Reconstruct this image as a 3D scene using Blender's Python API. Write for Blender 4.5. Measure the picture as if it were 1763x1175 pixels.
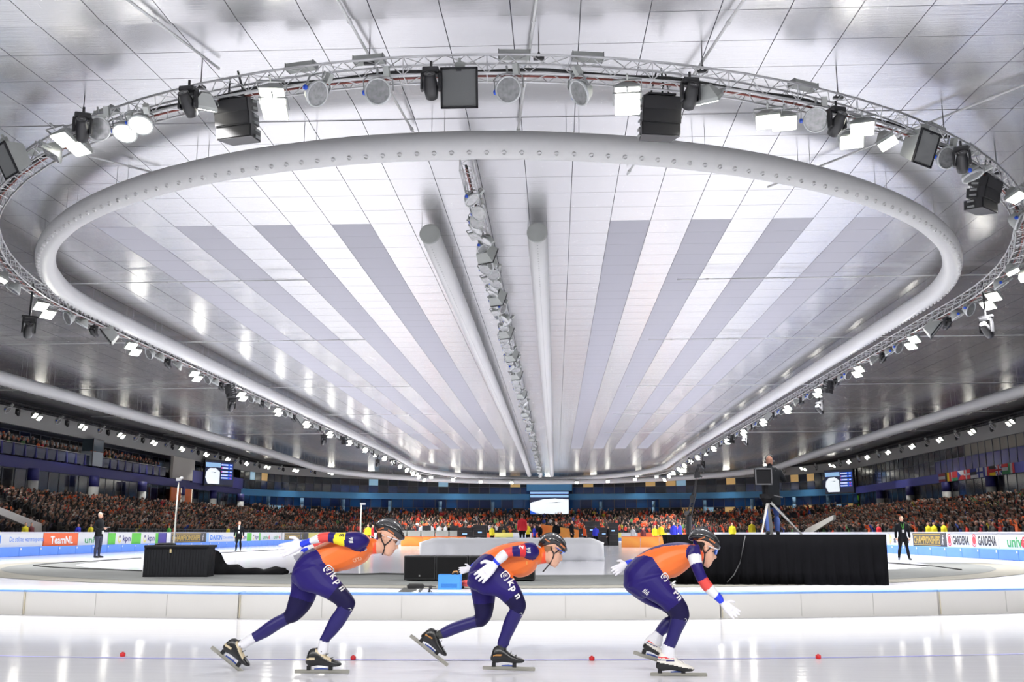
import bpy, bmesh, math, random
import numpy as np
from mathutils import Vector, Matrix
from mathutils.bvhtree import BVHTree
random.seed(7); RNG = np.random.default_rng(7)
for o in list(bpy.data.objects): bpy.data.objects.remove(o)
SC = bpy.context.scene; COL = SC.collection

# ---------------------------------------------------------------- camera
FPX, VPX, VPY, EYE, CX, CY = 1690., 957., 918., 1.18, 881.5, 587.5      # lens in pixels of the 1763x1175 frame, vanishing point of the hall, eye height
TH = math.atan((VPY - CY) / FPX); YAW = math.atan((VPX - CX) * math.cos(TH) / FPX)
cam = bpy.data.cameras.new('camera'); cam.sensor_width = 36; cam.lens = FPX / 1763 * 36; cam.clip_end = 600
cam_o = bpy.data.objects.new('camera', cam); COL.objects.link(cam_o); SC.camera = cam_o
cam_o.location = (0, 0, EYE); cam_o.rotation_euler = (math.pi / 2 + TH, 0, YAW)

# ---------------------------------------------------------------- world, exposure, lamps of the hall
w = bpy.data.worlds.new('world'); SC.world = w; w.use_nodes = True
w.node_tree.nodes['Background'].inputs[0].default_value = (.80, .86, 1, 1)
w.node_tree.nodes['Background'].inputs[1].default_value = .10
SC.view_settings.view_transform = 'Standard'; SC.view_settings.look = 'None'
SC.view_settings.gamma = 1; SC.view_settings.use_curve_mapping = False
SC.view_settings.exposure = -0.55
LAMP_W = 1250.0          # flux of one lit floodlight
SC.cycles.use_denoising = True
SC.cycles.max_bounces = 8; SC.cycles.diffuse_bounces = 4; SC.cycles.glossy_bounces = 4
SC.cycles.sample_clamp_indirect = 6.0
SC.cycles.caustics_reflective = False; SC.cycles.caustics_refractive = False

# ---------------------------------------------------------------- pixel <-> place (used only to survey where things stand)
def ray(px, py):
    x = (px - CX) / FPX; y = -(py - CY) / FPX
    z = math.cos(TH) - y * math.sin(TH); u = math.sin(TH) + y * math.cos(TH)
    return Vector((x * math.cos(YAW) - z * math.sin(YAW), x * math.sin(YAW) + z * math.cos(YAW), u))
def atz(px, py, z=0.):
    d = ray(px, py); return d * ((z - EYE) / d.z) + Vector((0, 0, EYE))
def aty(px, py, Y):
    d = ray(px, py); return d * (Y / d.y) + Vector((0, 0, EYE))
def atx(px, py, X):
    d = ray(px, py); return d * (X / d.x) + Vector((0, 0, EYE))

# ---------------------------------------------------------------- materials
MATS = {}
def mat(name, col, rough=.6, metal=0., emit=0., spec=None, noise=0., nscale=6., coat=0., alpha=1., bump=0.):
    if name in MATS: return MATS[name]
    m = bpy.data.materials.new(name); m.use_nodes = True; nt = m.node_tree; b = nt.nodes['Principled BSDF']
    c = (*col, 1)
    b.inputs['Base Color'].default_value = c; b.inputs['Roughness'].default_value = rough; b.inputs['Metallic'].default_value = metal
    if spec is not None: b.inputs['Specular IOR Level'].default_value = spec
    if coat: b.inputs['Coat Weight'].default_value = coat; b.inputs['Coat Roughness'].default_value = .08
    if alpha < 1: b.inputs['Alpha'].default_value = alpha
    if emit:
        b.inputs['Emission Color'].default_value = c; b.inputs['Emission Strength'].default_value = emit
        m.cycles.emission_sampling = 'NONE'
    if noise or bump:
        tc = nt.nodes.new('ShaderNodeTexCoord'); nz = nt.nodes.new('ShaderNodeTexNoise')
        nz.inputs['Scale'].default_value = nscale; nz.inputs['Detail'].default_value = 4
        nt.links.new(tc.outputs['Object'], nz.inputs['Vector'])
        if noise:
            mx = nt.nodes.new('ShaderNodeMix'); mx.data_type = 'RGBA'
            mx.inputs[6].default_value = tuple(v * (1 - noise) for v in col) + (1,); mx.inputs[7].default_value = tuple(min(1, v * (1 + noise)) for v in col) + (1,)
            nt.links.new(nz.outputs['Fac'], mx.inputs[0]); nt.links.new(mx.outputs[2], b.inputs['Base Color'])
        if bump:
            bp = nt.nodes.new('ShaderNodeBump'); bp.inputs['Strength'].default_value = bump; bp.inputs['Distance'].default_value = .02
            nt.links.new(nz.outputs['Fac'], bp.inputs['Height']); nt.links.new(bp.outputs['Normal'], b.inputs['Normal'])
    MATS[name] = m; return m
def rgb(*h):    # sRGB 0-255 -> linear
    return tuple(((v / 255 + .055) / 1.055) ** 2.4 if v > 10 else v / 255 / 12.92 for v in h)

WHITE = mat('white paint', (.80, .80, .80), .45, noise=.05)
BLACK = mat('black plastic', (.012, .012, .014), .45)
DKGREY = mat('dark grey metal', (.05, .05, .055), .5)
GREY = mat('grey metal', (.30, .31, .31), .45, .3)
LTGREY = mat('light grey housing', (.52, .54, .52), .5, noise=.08)
ALU = mat('aluminium', (.62, .62, .63), .35, .9)
STEEL = mat('brushed steel', (.55, .54, .52), .3, .9, noise=.1, nscale=30)
LAMPON = mat('lit lamp glass', (1.0, .97, .86), .3, emit=32.)
BLUECAP = mat('blue cap', rgb(30, 80, 200), .4)
LENS = mat('lamp lens', (.02, .02, .025), .08)
REFL = mat('reflector', (.60, .62, .64), .22, .6, noise=.8, nscale=11)
RINGW = mat('pale lamp ring', (.72, .74, .74), .35, .2)
GLASSF = mat('clear lamp glass', (.80, .84, .86), .05, alpha=.10)
SKIN = mat('skin', rgb(222, 172, 146), .5, noise=.08, nscale=20)
HAIR = mat('brown hair', rgb(92, 64, 44), .8, noise=.3, nscale=60)

# ---------------------------------------------------------------- mesh helpers
def tag(o, label=None, cat=None, group=None, kind=None):
    if label: o['label'] = label
    if cat: o['category'] = cat
    if group: o['group'] = group
    if kind: o['kind'] = kind
    return o
def empty(name, loc=(0, 0, 0), rz=0., rot=None, parent=None):
    o = bpy.data.objects.new(name, None); COL.objects.link(o); o.location = loc
    o.rotation_euler = rot if rot else (0, 0, rz); o.empty_display_size = .1
    if parent: o.parent = parent
    return o
def link(name, me, parent=None, loc=None, rot=None):
    o = bpy.data.objects.new(name, me); COL.objects.link(o)
    if parent: o.parent = parent
    if loc is not None: o.location = loc
    if rot is not None: o.rotation_euler = rot
    return o
def copy_tree(o, parent=None):
    c = o.copy(); COL.objects.link(c); c.parent = parent
    for ch in o.children: copy_tree(ch, c)
    return c
def frame(d):
    d = Vector(d).normalized(); u = Vector((0, 0, 1)) if abs(d.z) < .95 else Vector((1, 0, 0))
    s = d.cross(u).normalized(); return s, s.cross(d).normalized()
def nth(i):      # 1 -> first, 12 -> 12th
    w_ = ['first', 'second', 'third', 'fourth', 'fifth', 'sixth', 'seventh', 'eighth', 'ninth', 'tenth']
    return w_[i - 1] if i <= 10 else f'{i}{"th" if 10 < i % 100 < 14 else {1: "st", 2: "nd", 3: "rd"}.get(i % 10, "th")}'
class MB:
    def __init__(s): s.v = []; s.f = []; s.m = []
    def add(s, vs, fs, mi=0):
        k = len(s.v); s.v += [tuple(p) for p in vs]; s.f += [tuple(i + k for i in f) for f in fs]; s.m += [mi] * len(fs); return s
    def box(s, c, size, mi=0, rot=None):
        h = [v / 2 for v in size]; vs = [Vector((x * h[0], y * h[1], z * h[2])) for x in (-1, 1) for y in (-1, 1) for z in (-1, 1)]
        if rot is not None: vs = [rot @ p for p in vs]
        return s.add([p + Vector(c) for p in vs], [(0, 1, 3, 2), (4, 6, 7, 5), (0, 4, 5, 1), (2, 3, 7, 6), (0, 2, 6, 4), (1, 5, 7, 3)], mi)
    def bar(s, p0, p1, wd, ht, mi=0):      # rectangular bar between two points
        p0 = Vector(p0); p1 = Vector(p1); a, b = frame(p1 - p0)
        vs = [p + a * (i * wd / 2) + b * (j * ht / 2) for p in (p0, p1) for i, j in ((-1, -1), (1, -1), (1, 1), (-1, 1))]
        return s.add(vs, [(0, 3, 2, 1), (4, 5, 6, 7), (0, 1, 5, 4), (1, 2, 6, 5), (2, 3, 7, 6), (3, 0, 4, 7)], mi)
    def tube(s, p0, p1, r0, r1=None, n=8, mi=0):
        return s.path([p0, p1], [r0, r0 if r1 is None else r1], n, mi)
    def path(s, pts, r, n=8, mi=0, closed=False, caps=True):
        pts = [Vector(p) for p in pts]; k = len(pts)
        rr = r if isinstance(r, (list, tuple)) else [r] * k; vs = []
        for i, p in enumerate(pts):
            if closed: d = pts[(i + 1) % k] - pts[i - 1]
            else: d = pts[min(i + 1, k - 1)] - pts[max(i - 1, 0)]
            a, b = frame(d)
            vs += [p + (a * math.cos(t) + b * math.sin(t)) * rr[i] for t in (2 * math.pi * j / n for j in range(n))]
        fs = []
        for i in range(k if closed else k - 1):
            i2 = (i + 1) % k
            fs += [(i * n + j, i * n + (j + 1) % n, i2 * n + (j + 1) % n, i2 * n + j) for j in range(n)]
        if not closed and caps: fs += [tuple(range(n))[::-1], tuple((k - 1) * n + j for j in range(n))]
        return s.add(vs, fs, mi)
    def rings(s, rs, mi=0, caps=True):
        n = len(rs[0]); vs = [p for r in rs for p in r]; fs = []
        for i in range(len(rs) - 1):
            fs += [(i * n + j, i * n + (j + 1) % n, (i + 1) * n + (j + 1) % n, (i + 1) * n + j) for j in range(n)]
        if caps: fs += [tuple(range(n))[::-1], tuple((len(rs) - 1) * n + j for j in range(n))]
        return s.add(vs, fs, mi)
    def lathe(s, prof, n=16, mi=0, mtx=None, caps=True):     # profile (r, z) about local z
        rs = [[Vector((r * math.cos(2 * math.pi * j / n), r * math.sin(2 * math.pi * j / n), z)) for j in range(n)] for r, z in prof]
        if mtx is not None: rs = [[mtx @ p for p in r] for r in rs]
        return s.rings(rs, mi, caps)
    def prism(s, poly, y0, y1, mi=0, axis='y'):   # polygon in xz extruded along y (or in xy along z)
        if axis == 'y': vs = [(x, y0, z) for x, z in poly] + [(x, y1, z) for x, z in poly]
        elif axis == 'x': vs = [(y0, x, z) for x, z in poly] + [(y1, x, z) for x, z in poly]
        else: vs = [(x, z, y0) for x, z in poly] + [(x, z, y1) for x, z in poly]
        n = len(poly); fs = [tuple(range(n)), tuple(range(2 * n - 1, n - 1, -1))] + [(i, n + i, n + (i + 1) % n, (i + 1) % n) for i in range(n)]
        return s.add(vs, fs, mi)
    def mesh(s, name, mats, smooth=False):
        me = bpy.data.meshes.new(name); me.from_pydata(s.v, [], s.f)
        for m in (mats if isinstance(mats, (list, tuple)) else [mats]): me.materials.append(m)
        if any(s.m): me.polygons.foreach_set('material_index', s.m)
        if smooth: me.polygons.foreach_set('use_smooth', [True] * len(s.f))
        me.update(); return me
    def build(s, name, mats, parent=None, smooth=False, loc=None, rot=None):
        return link(name, s.mesh(name, mats, smooth), parent, loc, rot)
def bevel(o, wdt=.01, seg=2):
    b = o.modifiers.new('bevel', 'BEVEL'); b.width = wdt; b.segments = seg; b.limit_method = 'ANGLE'; return o
def spline(pts, n):     # Catmull-Rom through rows of numbers
    P = np.array(pts, float); P = np.vstack([2 * P[0] - P[1], P, 2 * P[-1] - P[-2]]); out = []
    for i in range(1, len(P) - 2):
        for k in range(n):
            t = k / n; a, b, c, d = P[i - 1:i + 3]
            out.append(.5 * (2 * b + (c - a) * t + (2 * a - 5 * b + 4 * c - d) * t * t + (3 * b - a - 3 * c + d) * t ** 3))
    out.append(P[-2]); return np.array(out)
def R3(ax, a): return Matrix.Rotation(a, 3, ax)
TEXTS = {}
def text_mesh(s, bold=.0, n=2):      # flat lettering, height of a capital = 1, x from 0
    key = (s, bold)
    if key in TEXTS: return TEXTS[key]
    cu = bpy.data.curves.new('t', 'FONT'); cu.body = s; cu.size = 1.44; cu.offset = bold; cu.resolution_u = n; cu.align_x = 'CENTER'
    o = bpy.data.objects.new('t', cu); COL.objects.link(o)
    me = bpy.data.meshes.new_from_object(o.evaluated_get(bpy.context.evaluated_depsgraph_get()))
    bpy.data.objects.remove(o)
    v = np.array([tuple(p.co) for p in me.vertices]); f = [tuple(p.vertices) for p in me.polygons]; bpy.data.meshes.remove(me)
    TEXTS[key] = (v, f); return v, f
def lettering(s, m, parent, origin, xdir, h, width=None, bold=.02, n=2, name='lettering', lift=.006):
    """flat print standing upright on a surface; origin = centre of the baseline, xdir = reading direction, faces xdir x up"""
    v, f = text_mesh(s, bold, n); o = Vector(origin); xd = Vector(xdir).normalized(); up = Vector((0, 0, 1)); nrm = xd.cross(up)
    sx = h if width is None else width / (v[:, 0].max() - v[:, 0].min()); c = (v[:, 0].max() + v[:, 0].min()) / 2
    mb = MB(); mb.add([o + xd * ((p[0] - c) * sx) + up * (p[1] * h) + nrm * lift for p in v], f)
    return mb.build(name, m, parent)
# ================================================================ SETTING
AX = -2.25                          # axis of the hall
def drop(Y): return 0. if Y < 105 else 1.15 * ((Y - 105) / 60.) ** 2     # the roof curves down towards the far end
def stadium(xc, hw, y_near, near_len, y_far0, far_len, n_arc=40, n_st=30, p=2.0):
    """closed oval: near half-ellipse, two straights, far half-ellipse; starts on the left straight, goes round the near end"""
    pts = []; y0 = y_near + near_len
    for i in range(n_arc + 1):
        t = math.pi - math.pi * i / n_arc; c, s = math.cos(t), math.sin(t)
        pts.append((xc + hw * math.copysign(abs(c) ** (2 / p), c), y0 - near_len * abs(s) ** (2 / p)))
    for i in range(1, n_st): pts.append((xc + hw, y0 + (y_far0 - y0) * i / n_st))
    for i in range(n_arc + 1):
        t = math.pi * i / n_arc; pts.append((xc + hw * math.cos(t), y_far0 + far_len * math.sin(t)))
    for i in range(1, n_st): pts.append((xc - hw, y_far0 + (y0 - y_far0) * i / n_st))
    return pts
def resample(pts, step, closed=True):
    P = np.array(pts, float)
    if closed: P = np.vstack([P, P[:1]])
    L = np.concatenate([[0], np.cumsum(np.hypot(*np.diff(P[:, :2], axis=0).T))]); n = max(2, round(L[-1] / step))
    s = np.linspace(0, L[-1], n + 1)[:-1] if closed else np.linspace(0, L[-1], n + 1)
    return np.stack([np.interp(s, L, P[:, k]) for k in range(P.shape[1])], 1)

# ---- ice
def ice_material():
    m = bpy.data.materials.new('ice'); m.use_nodes = True; nt = m.node_tree; b = nt.nodes['Principled BSDF']
    tc = nt.nodes.new('ShaderNodeTexCoord'); mp = nt.nodes.new('ShaderNodeMapping'); mp.inputs['Scale'].default_value = (.08, .5, 1)
    n1 = nt.nodes.new('ShaderNodeTexNoise'); n1.inputs['Scale'].default_value = 2.2; n1.inputs['Detail'].default_value = 5
    cr = nt.nodes.new('ShaderNodeValToRGB'); cr.color_ramp.elements[0].position = .3; cr.color_ramp.elements[0].color = (.85, .855, .94, 1)
    cr.color_ramp.elements[1].position = .7; cr.color_ramp.elements[1].color = (.90, .905, .96, 1)
    nt.links.new(tc.outputs['Object'], mp.inputs['Vector']); nt.links.new(mp.outputs['Vector'], n1.inputs['Vector'])
    nt.links.new(n1.outputs['Fac'], cr.inputs['Fac']); nt.links.new(cr.outputs['Color'], b.inputs['Base Color'])
    n2 = nt.nodes.new('ShaderNodeTexNoise'); n2.inputs['Scale'].default_value = 9; n2.inputs['Detail'].default_value = 3
    mp2 = nt.nodes.new('ShaderNodeMapping'); mp2.inputs['Scale'].default_value = (.12, 1, 1)
    nt.links.new(tc.outputs['Object'], mp2.inputs['Vector']); nt.links.new(mp2.outputs['Vector'], n2.inputs['Vector'])
    bp = nt.nodes.new('ShaderNodeBump'); bp.inputs['Strength'].default_value = .12; bp.inputs['Distance'].default_value = .01
    nt.links.new(n2.outputs['Fac'], bp.inputs['Height']); nt.links.new(bp.outputs['Normal'], b.inputs['Normal'])
    b.inputs['Roughness'].default_value = .10; b.inputs['IOR'].default_value = 1.22
    MATS['ice'] = m; return m
ICE = ice_material()
fl = MB(); fl.add([(-75, -30, 0), (75, -30, 0), (75, 180, 0), (-75, 180, 0)], [(0, 1, 2, 3)])
tag(fl.build('floor', ICE), 'white ice sheet of the speed skating rink', kind='structure')
# ice of the inner rink, a little greyer, raised by its own thickness; grey rubber ring round it
PC = (AX, 41.)
def ring_strip(name, r0, r1, m, z, a0=math.pi, a1=2 * math.pi, n=60, r0y=None, c=PC, zin=None):
    mb = MB(); r0y = r0 if r0y is None else r0y
    for i in range(n):
        q = []
        for a in (a0 + (a1 - a0) * i / n, a0 + (a1 - a0) * (i + 1) / n):
            q.append([(c[0] + r * math.cos(a), c[1] + (ry) * math.sin(a), zz) for r, ry, zz in ((r0, r0y, z if zin is None else zin), (r1, r1, z))])
        mb.add([q[0][0], q[0][1], q[1][1], q[1][0]], [(0, 1, 2, 3)])
    return mb.build(name, m)
MATG = mat('grey rubber matting', rgb(106, 108, 108), .9, noise=.15, nscale=1.5, spec=.05)
MATB = mat('beige grey concrete kerb', rgb(128, 126, 120), .9, noise=.08, nscale=2, spec=.05)
tag(ring_strip('trim_1', 16.6, 18.2, MATG, .012, r0y=12.6), 'grey rubber matting ring around the near end of the infield', kind='structure')
tag(ring_strip('trim_2', 18.2, 19.3, MATB, .008), 'pale grey concrete strip outside the rubber ring', kind='structure')
BLUEL = mat('blue lane paint', rgb(150, 150, 226), .4)
tag(ring_strip('trim_3', 31.38, 31.43, BLUEL, .003, a0=math.pi * 1.2, a1=math.pi * 1.8), 'thin blue lane line painted on the near ice', kind='structure')
CABLE = mat('black cable', (.015, .015, .015), .6)

# ---- ceiling: glossy foil panels on a dark grid, matt grey stripes
CEIL = 11.5; PX, PY = 1.354, 1.410; AXC = -2.146
def ceilz(y): return CEIL - drop(y) - .07 * min(5.5, max(0., 22.5 - y))      # the roof also curves down over the near bend
def foil(name, base, rough, metal):
    m = bpy.data.materials.new(name); m.use_nodes = True; nt = m.node_tree; b = nt.nodes['Principled BSDF']
    b.inputs['Metallic'].default_value = metal; b.inputs['Roughness'].default_value = rough
    b.inputs['Base Color'].default_value = (*base, 1)
    tc = nt.nodes.new('ShaderNodeNewGeometry'); mp = nt.nodes.new('ShaderNodeMapping'); mp.inputs['Scale'].default_value = (.35, 14, 1)
    nz = nt.nodes.new('ShaderNodeTexNoise'); nz.inputs['Scale'].default_value = 1.6; nz.inputs['Detail'].default_value = 3
    bp = nt.nodes.new('ShaderNodeBump'); bp.inputs['Strength'].default_value = .18; bp.inputs['Distance'].default_value = .02
    nt.links.new(tc.outputs['Position'], mp.inputs['Vector']); nt.links.new(mp.outputs['Vector'], nz.inputs['Vector'])
    nt.links.new(nz.outputs['Fac'], bp.inputs['Height']); nt.links.new(bp.outputs['Normal'], b.inputs['Normal'])
    MATS[name] = m; return m
FOIL = foil('ceiling foil', (.90, .90, .91), .27, .80)
STRIPE = mat('grey ceiling stripe', rgb(176, 176, 186), .55)
SEAM = mat('ceiling grid', (.16, .16, .19), .6)
ceil = MB(); ys = [-25, 0, 17, 22.5, 30, 60, 90, 105, 115, 125, 135, 145, 155, 165, 180]
for a, b_ in zip(ys[:-1], ys[1:]):
    za, zb = ceilz(a) + .05, ceilz(b_) + .05
    ceil.add([(-46, a, za), (-46, b_, zb), (44, b_, zb), (44, a, za)], [(0, 1, 2, 3)])
ceil_o = tag(ceil.build('ceiling', SEAM), 'suspended ceiling grid over the whole rink', kind='structure')
Y_STRIPE0, Y_STRIPE1 = 31.76, 122.
def stripe_col(i):      # columns counted from the axis
    k = i if i >= 0 else -i - 1
    return k in (3, 5, 7, 9)
pan = MB(); g = .009; hx, hy = PX / 2 - g, PY / 2 - g
pan.add([(-hx, -hy, 0), (-hx, hy, 0), (hx, hy, 0), (hx, -hy, 0), (-hx, -hy, .03), (-hx, hy, .03), (hx, hy, .03), (hx, -hy, .03)], [(0, 1, 2, 3), (0, 4, 5, 1), (1, 5, 6, 2), (2, 6, 7, 3), (3, 7, 4, 0)])
pm_f = pan.mesh('ceiling_panel', FOIL); pm_s = pan.mesh('ceiling_panel', STRIPE)
cells = []
y_first = 31.76 - 32 * PY
for j in range(145):
    y = y_first + (j + .5) * PY
    if y > 172: break
    for i in range(-32, 33):
        x = AXC + (i + .5) * PX
        if x > 41 or x < -44: continue
        st = stripe_col(i) and Y_STRIPE0 < y < Y_STRIPE1
        cells.append((x, y, st))
def in_view(x, y, z):
    p = Vector((x, y, z - EYE)); xx = p.x * math.cos(YAW) + p.y * math.sin(YAW); ff = -p.x * math.sin(YAW) + p.y * math.cos(YAW)
    zc = ff * math.cos(TH) + p.z * math.sin(TH); yc = -ff * math.sin(TH) + p.z * math.cos(TH)
    if zc < .5: return None
    return CX + FPX * xx / zc, CY - FPX * yc / zc, FPX / zc
vis = []; rest = []
for c in cells:
    q = in_view(c[0], c[1], CEIL)
    if q and -60 < q[0] < 1823 and -40 < q[1] < 1175: vis.append((q[2], c))
    else: rest.append(c)
vis.sort(key=lambda t: -t[0])
for s_, (x, y, st) in vis[:300]: link('ceiling_panel', pm_s if st else pm_f, ceil_o, (x, y, ceilz(y)), (math.atan2(ceilz(y + hy) - ceilz(y - hy), 2 * hy), 0, 0))
rest += [c for _, c in vis[300:]]
for nm, flag, mm in (('ceiling_panel_field', False, FOIL), ('ceiling_stripe_field', True, STRIPE)):
    mb = MB()
    for x, y, st in rest:
        if st != flag: continue
        za, zb = ceilz(y - hy), ceilz(y + hy)
        mb.add([(x - hx, y - hy, za), (x - hx, y + hy, zb), (x + hx, y + hy, zb), (x + hx, y - hy, za)], [(0, 1, 2, 3)])
    tag(mb.build(nm, mm, ceil_o), kind='stuff')

# ---- side walls and the far curved wall follow one path
XL, XR, YK = -42., 39., 131.
WC = ((XL + XR) / 2, YK); WA, WB = (XR - XL) / 2, 36.
def wall_path(inset=0., y0=30., step=1.0):
    pts = []
    n = int((YK - y0) / step)
    for i in range(n): pts.append((XL + inset, y0 + (YK - y0) * i / n))
    for i in range(121):
        t = math.pi - math.pi * i / 120; pts.append((WC[0] + (WA - inset) * math.cos(t), YK + (WB - inset) * math.sin(t)))
    for i in range(1, n + 1): pts.append((XR - inset, YK - (YK - y0) * i / n))
    return pts
def sec(x, y): return 'left' if y < YK and x < 0 else ('right' if y < YK else 'far')
def wall_strip(name, inset, z0, z1, m, thick=.25, part='all', y0=30., parent=None, zfun=None):
    mb = MB(); P = [p for p in wall_path(inset, y0) if part == 'all' or sec(*p) == part or (part != 'far' and abs(p[1] - YK) < .01 and (p[0] < 0) == (part == 'left'))]
    Q = [p for p in wall_path(inset - thick, y0) if part == 'all' or sec(*p) == part or (part != 'far' and abs(p[1] - YK) < .01 and (p[0] < 0) == (part == 'left'))]
    n = min(len(P), len(Q)); rs = []
    for i in range(n):
        za = z0(P[i][1]) if callable(z0) else z0; zb = z1(P[i][1]) if callable(z1) else z1
        rs.append([(P[i][0], P[i][1], za), (P[i][0], P[i][1], zb), (Q[i][0], Q[i][1], zb), (Q[i][0], Q[i][1], za)])
    mb.rings([[Vector(p) for p in r] for r in rs])
    return mb.build(name, m, parent)
FASC = mat('pale grey fascia', rgb(150, 150, 148), .6, noise=.06, nscale=.7)
NAVY = mat('dark blue cladding', rgb(34, 34, 98), .55, noise=.06); NAVY_LIT = mat('blue cladding', rgb(52, 56, 136), .55, noise=.06)  # brighter copy for the right band, its stronger light put into the colour
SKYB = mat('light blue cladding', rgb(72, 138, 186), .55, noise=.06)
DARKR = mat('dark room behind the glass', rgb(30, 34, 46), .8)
LOWW = mat('pale low wall', rgb(190, 188, 182), .7, noise=.08)
hz = lambda Y: .0 if Y < YK else .45 * (Y - YK) / WB       # far bands sit a little higher
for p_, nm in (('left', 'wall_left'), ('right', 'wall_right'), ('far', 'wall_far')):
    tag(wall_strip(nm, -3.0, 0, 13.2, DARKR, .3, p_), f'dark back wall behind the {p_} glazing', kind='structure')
k = 0
for p_, m_ in (('left', NAVY), ('right', NAVY_LIT), ('far', SKYB)):
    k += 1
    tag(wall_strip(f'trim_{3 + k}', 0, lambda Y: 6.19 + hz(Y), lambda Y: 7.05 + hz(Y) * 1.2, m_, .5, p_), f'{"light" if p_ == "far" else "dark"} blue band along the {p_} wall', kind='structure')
    tag(wall_strip(f'trim_{6 + k}', 0, lambda Y: 9.45 + hz(Y) * .5, lambda Y: 10.75 if Y < 150 else 10.75 - .2, FASC, .3, p_), f'pale fascia above the upper windows of the {p_} wall', kind='structure')
    tag(wall_strip(f'trim_{9 + k}', -.1, 3.3, 4.25, LOWW, .3, p_), f'pale low wall under the lower windows of the {p_} wall', kind='structure')
# floors that close the rooms behind the glass
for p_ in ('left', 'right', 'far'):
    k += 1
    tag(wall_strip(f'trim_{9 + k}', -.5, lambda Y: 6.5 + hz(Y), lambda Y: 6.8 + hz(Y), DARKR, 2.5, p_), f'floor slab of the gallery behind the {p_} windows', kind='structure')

# ---- glazing: one pane per bay
def glass(name, col, rough=.12, emit=0., metal=.0):
    m = mat(name, col, rough, metal, noise=.35, nscale=.45, spec=.5)
    if emit:
        b = m.node_tree.nodes['Principled BSDF']; b.inputs['Emission Color'].default_value = (*col, 1); b.inputs['Emission Strength'].default_value = emit; m.cycles.emission_sampling = 'NONE'
    return m
G_DARK = [glass('dark glass a', rgb(30, 34, 44)), glass('dark glass b', rgb(46, 46, 48)), glass('dark glass c', rgb(24, 30, 56))]
G_BLUE = [glass('blue glass a', rgb(22, 50, 100)), glass('blue glass b', rgb(26, 74, 128)), glass('blue glass c', rgb(20, 40, 84))]
G_TEAL = [glass('teal glass', rgb(24, 62, 74)), glass('dark glass d', rgb(34, 40, 44))]
G_WARM = [glass('lit warm window', rgb(206, 170, 110), emit=.6), glass('lit pale window', rgb(150, 190, 214), emit=.6)]
MULL = mat('window bar', rgb(64, 66, 74), .5)
def glazing(name, label, part, z0, z1, inset, bay, pick, split=None):
    root = tag(empty(name), label, kind='structure'); fr = MB(); meshes = {}
    P = [p for p in wall_path(inset) if sec(*p) == part]; P = resample(P, bay, closed=False)
    for i in range(len(P) - 1):
        a, b = P[i], P[i + 1]; d = Vector((b[0] - a[0], b[1] - a[1], 0)); L = d.length; mid = (a + b) / 2
        za, zb = (z0(mid[1]) if callable(z0) else z0), (z1(mid[1]) if callable(z1) else z1)
        fr.box((a[0], a[1], (za + zb) / 2), (.10, .10, zb - za))
        levels = [(za, zb)] if split is None else [(za, za + (zb - za) * split), (za + (zb - za) * split, zb)]
        for li, (ya, yb) in enumerate(levels):
            gm = pick(i, li, mid)
            key = (gm.name, round(L, 2), round(yb - ya, 2))
            if key not in meshes:
                mb = MB(); mb.box((0, 0, 0), (L - .10, .03, yb - ya - .06)); meshes[key] = mb.mesh('pane', gm)
            o = link('pane', meshes[key], root, (mid[0], mid[1], (ya + yb) / 2), (0, 0, math.atan2(d.y, d.x)))
    for zz in (z0, z1) + (() if split is None else (split,)):
        for i in range(len(P) - 1):
            zv = lambda p: (z0(p[1]) if callable(z0) else z0) + ((z1(p[1]) if callable(z1) else z1) - (z0(p[1]) if callable(z0) else z0)) * (0 if zz is z0 else (1 if zz is z1 else split))
            fr.bar((P[i][0], P[i][1], zv(P[i])), (P[i + 1][0], P[i + 1][1], zv(P[i + 1])), .06, .06)
    tag(fr.build('window_frame', MULL, root), kind='stuff')
    return root
rr = random.Random(3)
def pick_far_up(i, li, mid):
    if li == 1: return rr.choice([G_DARK[0], G_DARK[1], G_DARK[1], G_TEAL[1], G_WARM[0] if rr.random() < .55 else G_DARK[1], G_WARM[1] if rr.random() < .4 else G_DARK[0]])
    return rr.choice([G_DARK[2], G_BLUE[2], G_BLUE[0], G_DARK[0]])
def pick_far_low(i, li, mid):
    if li == 0: return rr.choice([G_DARK[1], G_DARK[1], G_WARM[0] if rr.random() < .3 else G_DARK[1], G_WARM[1] if rr.random() < .4 else G_DARK[0], G_BLUE[1]])
    return rr.choice([G_BLUE[0], G_BLUE[1], G_BLUE[1], G_BLUE[2]])
glazing('window_1', 'upper ribbon window of the far curved wall', 'far', lambda Y: 7.05 + hz(Y) * 1.2, lambda Y: 9.5 + hz(Y) * .5, -.25, 1.75, pick_far_up, .52)
glazing('window_2', 'lower blue ribbon window of the far curved wall', 'far', 4.2, lambda Y: 6.2 + hz(Y), -.25, 1.9, pick_far_low, .42)
def pick_side(i, li, mid): return rr.choice(G_DARK)
glazing('window_3', 'upper dark windows behind the left balcony', 'left', 7.05, 9.45, -2.2, 1.7, pick_side)
glazing('window_4', 'lower windows under the left balcony', 'left', 4.25, 6.19, -.3, 1.75, pick_side)
def pick_right(i, li, mid):
    if li == 1: return rr.choice([G_DARK[1], G_TEAL[1], G_DARK[0]]) if mid[1] > 96 else mat('lit curtain window', rgb(110, 104, 92), .4)
    return rr.choice([G_DARK[0], G_DARK[2]]) if mid[1] > 104 else glass('violet blue glass', rgb(58, 58, 120))
glazing('window_5', 'upper dark windows along the right wall', 'right', 7.05, 9.45, -.2, 1.55, pick_right, .55)
glazing('window_6', 'lower windows between columns of the right wall', 'right', 4.25, 6.19, -.3, 1.75, lambda i, li, m: rr.choice([G_DARK[0], G_DARK[2], G_BLUE[2], G_DARK[1]]))
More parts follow.
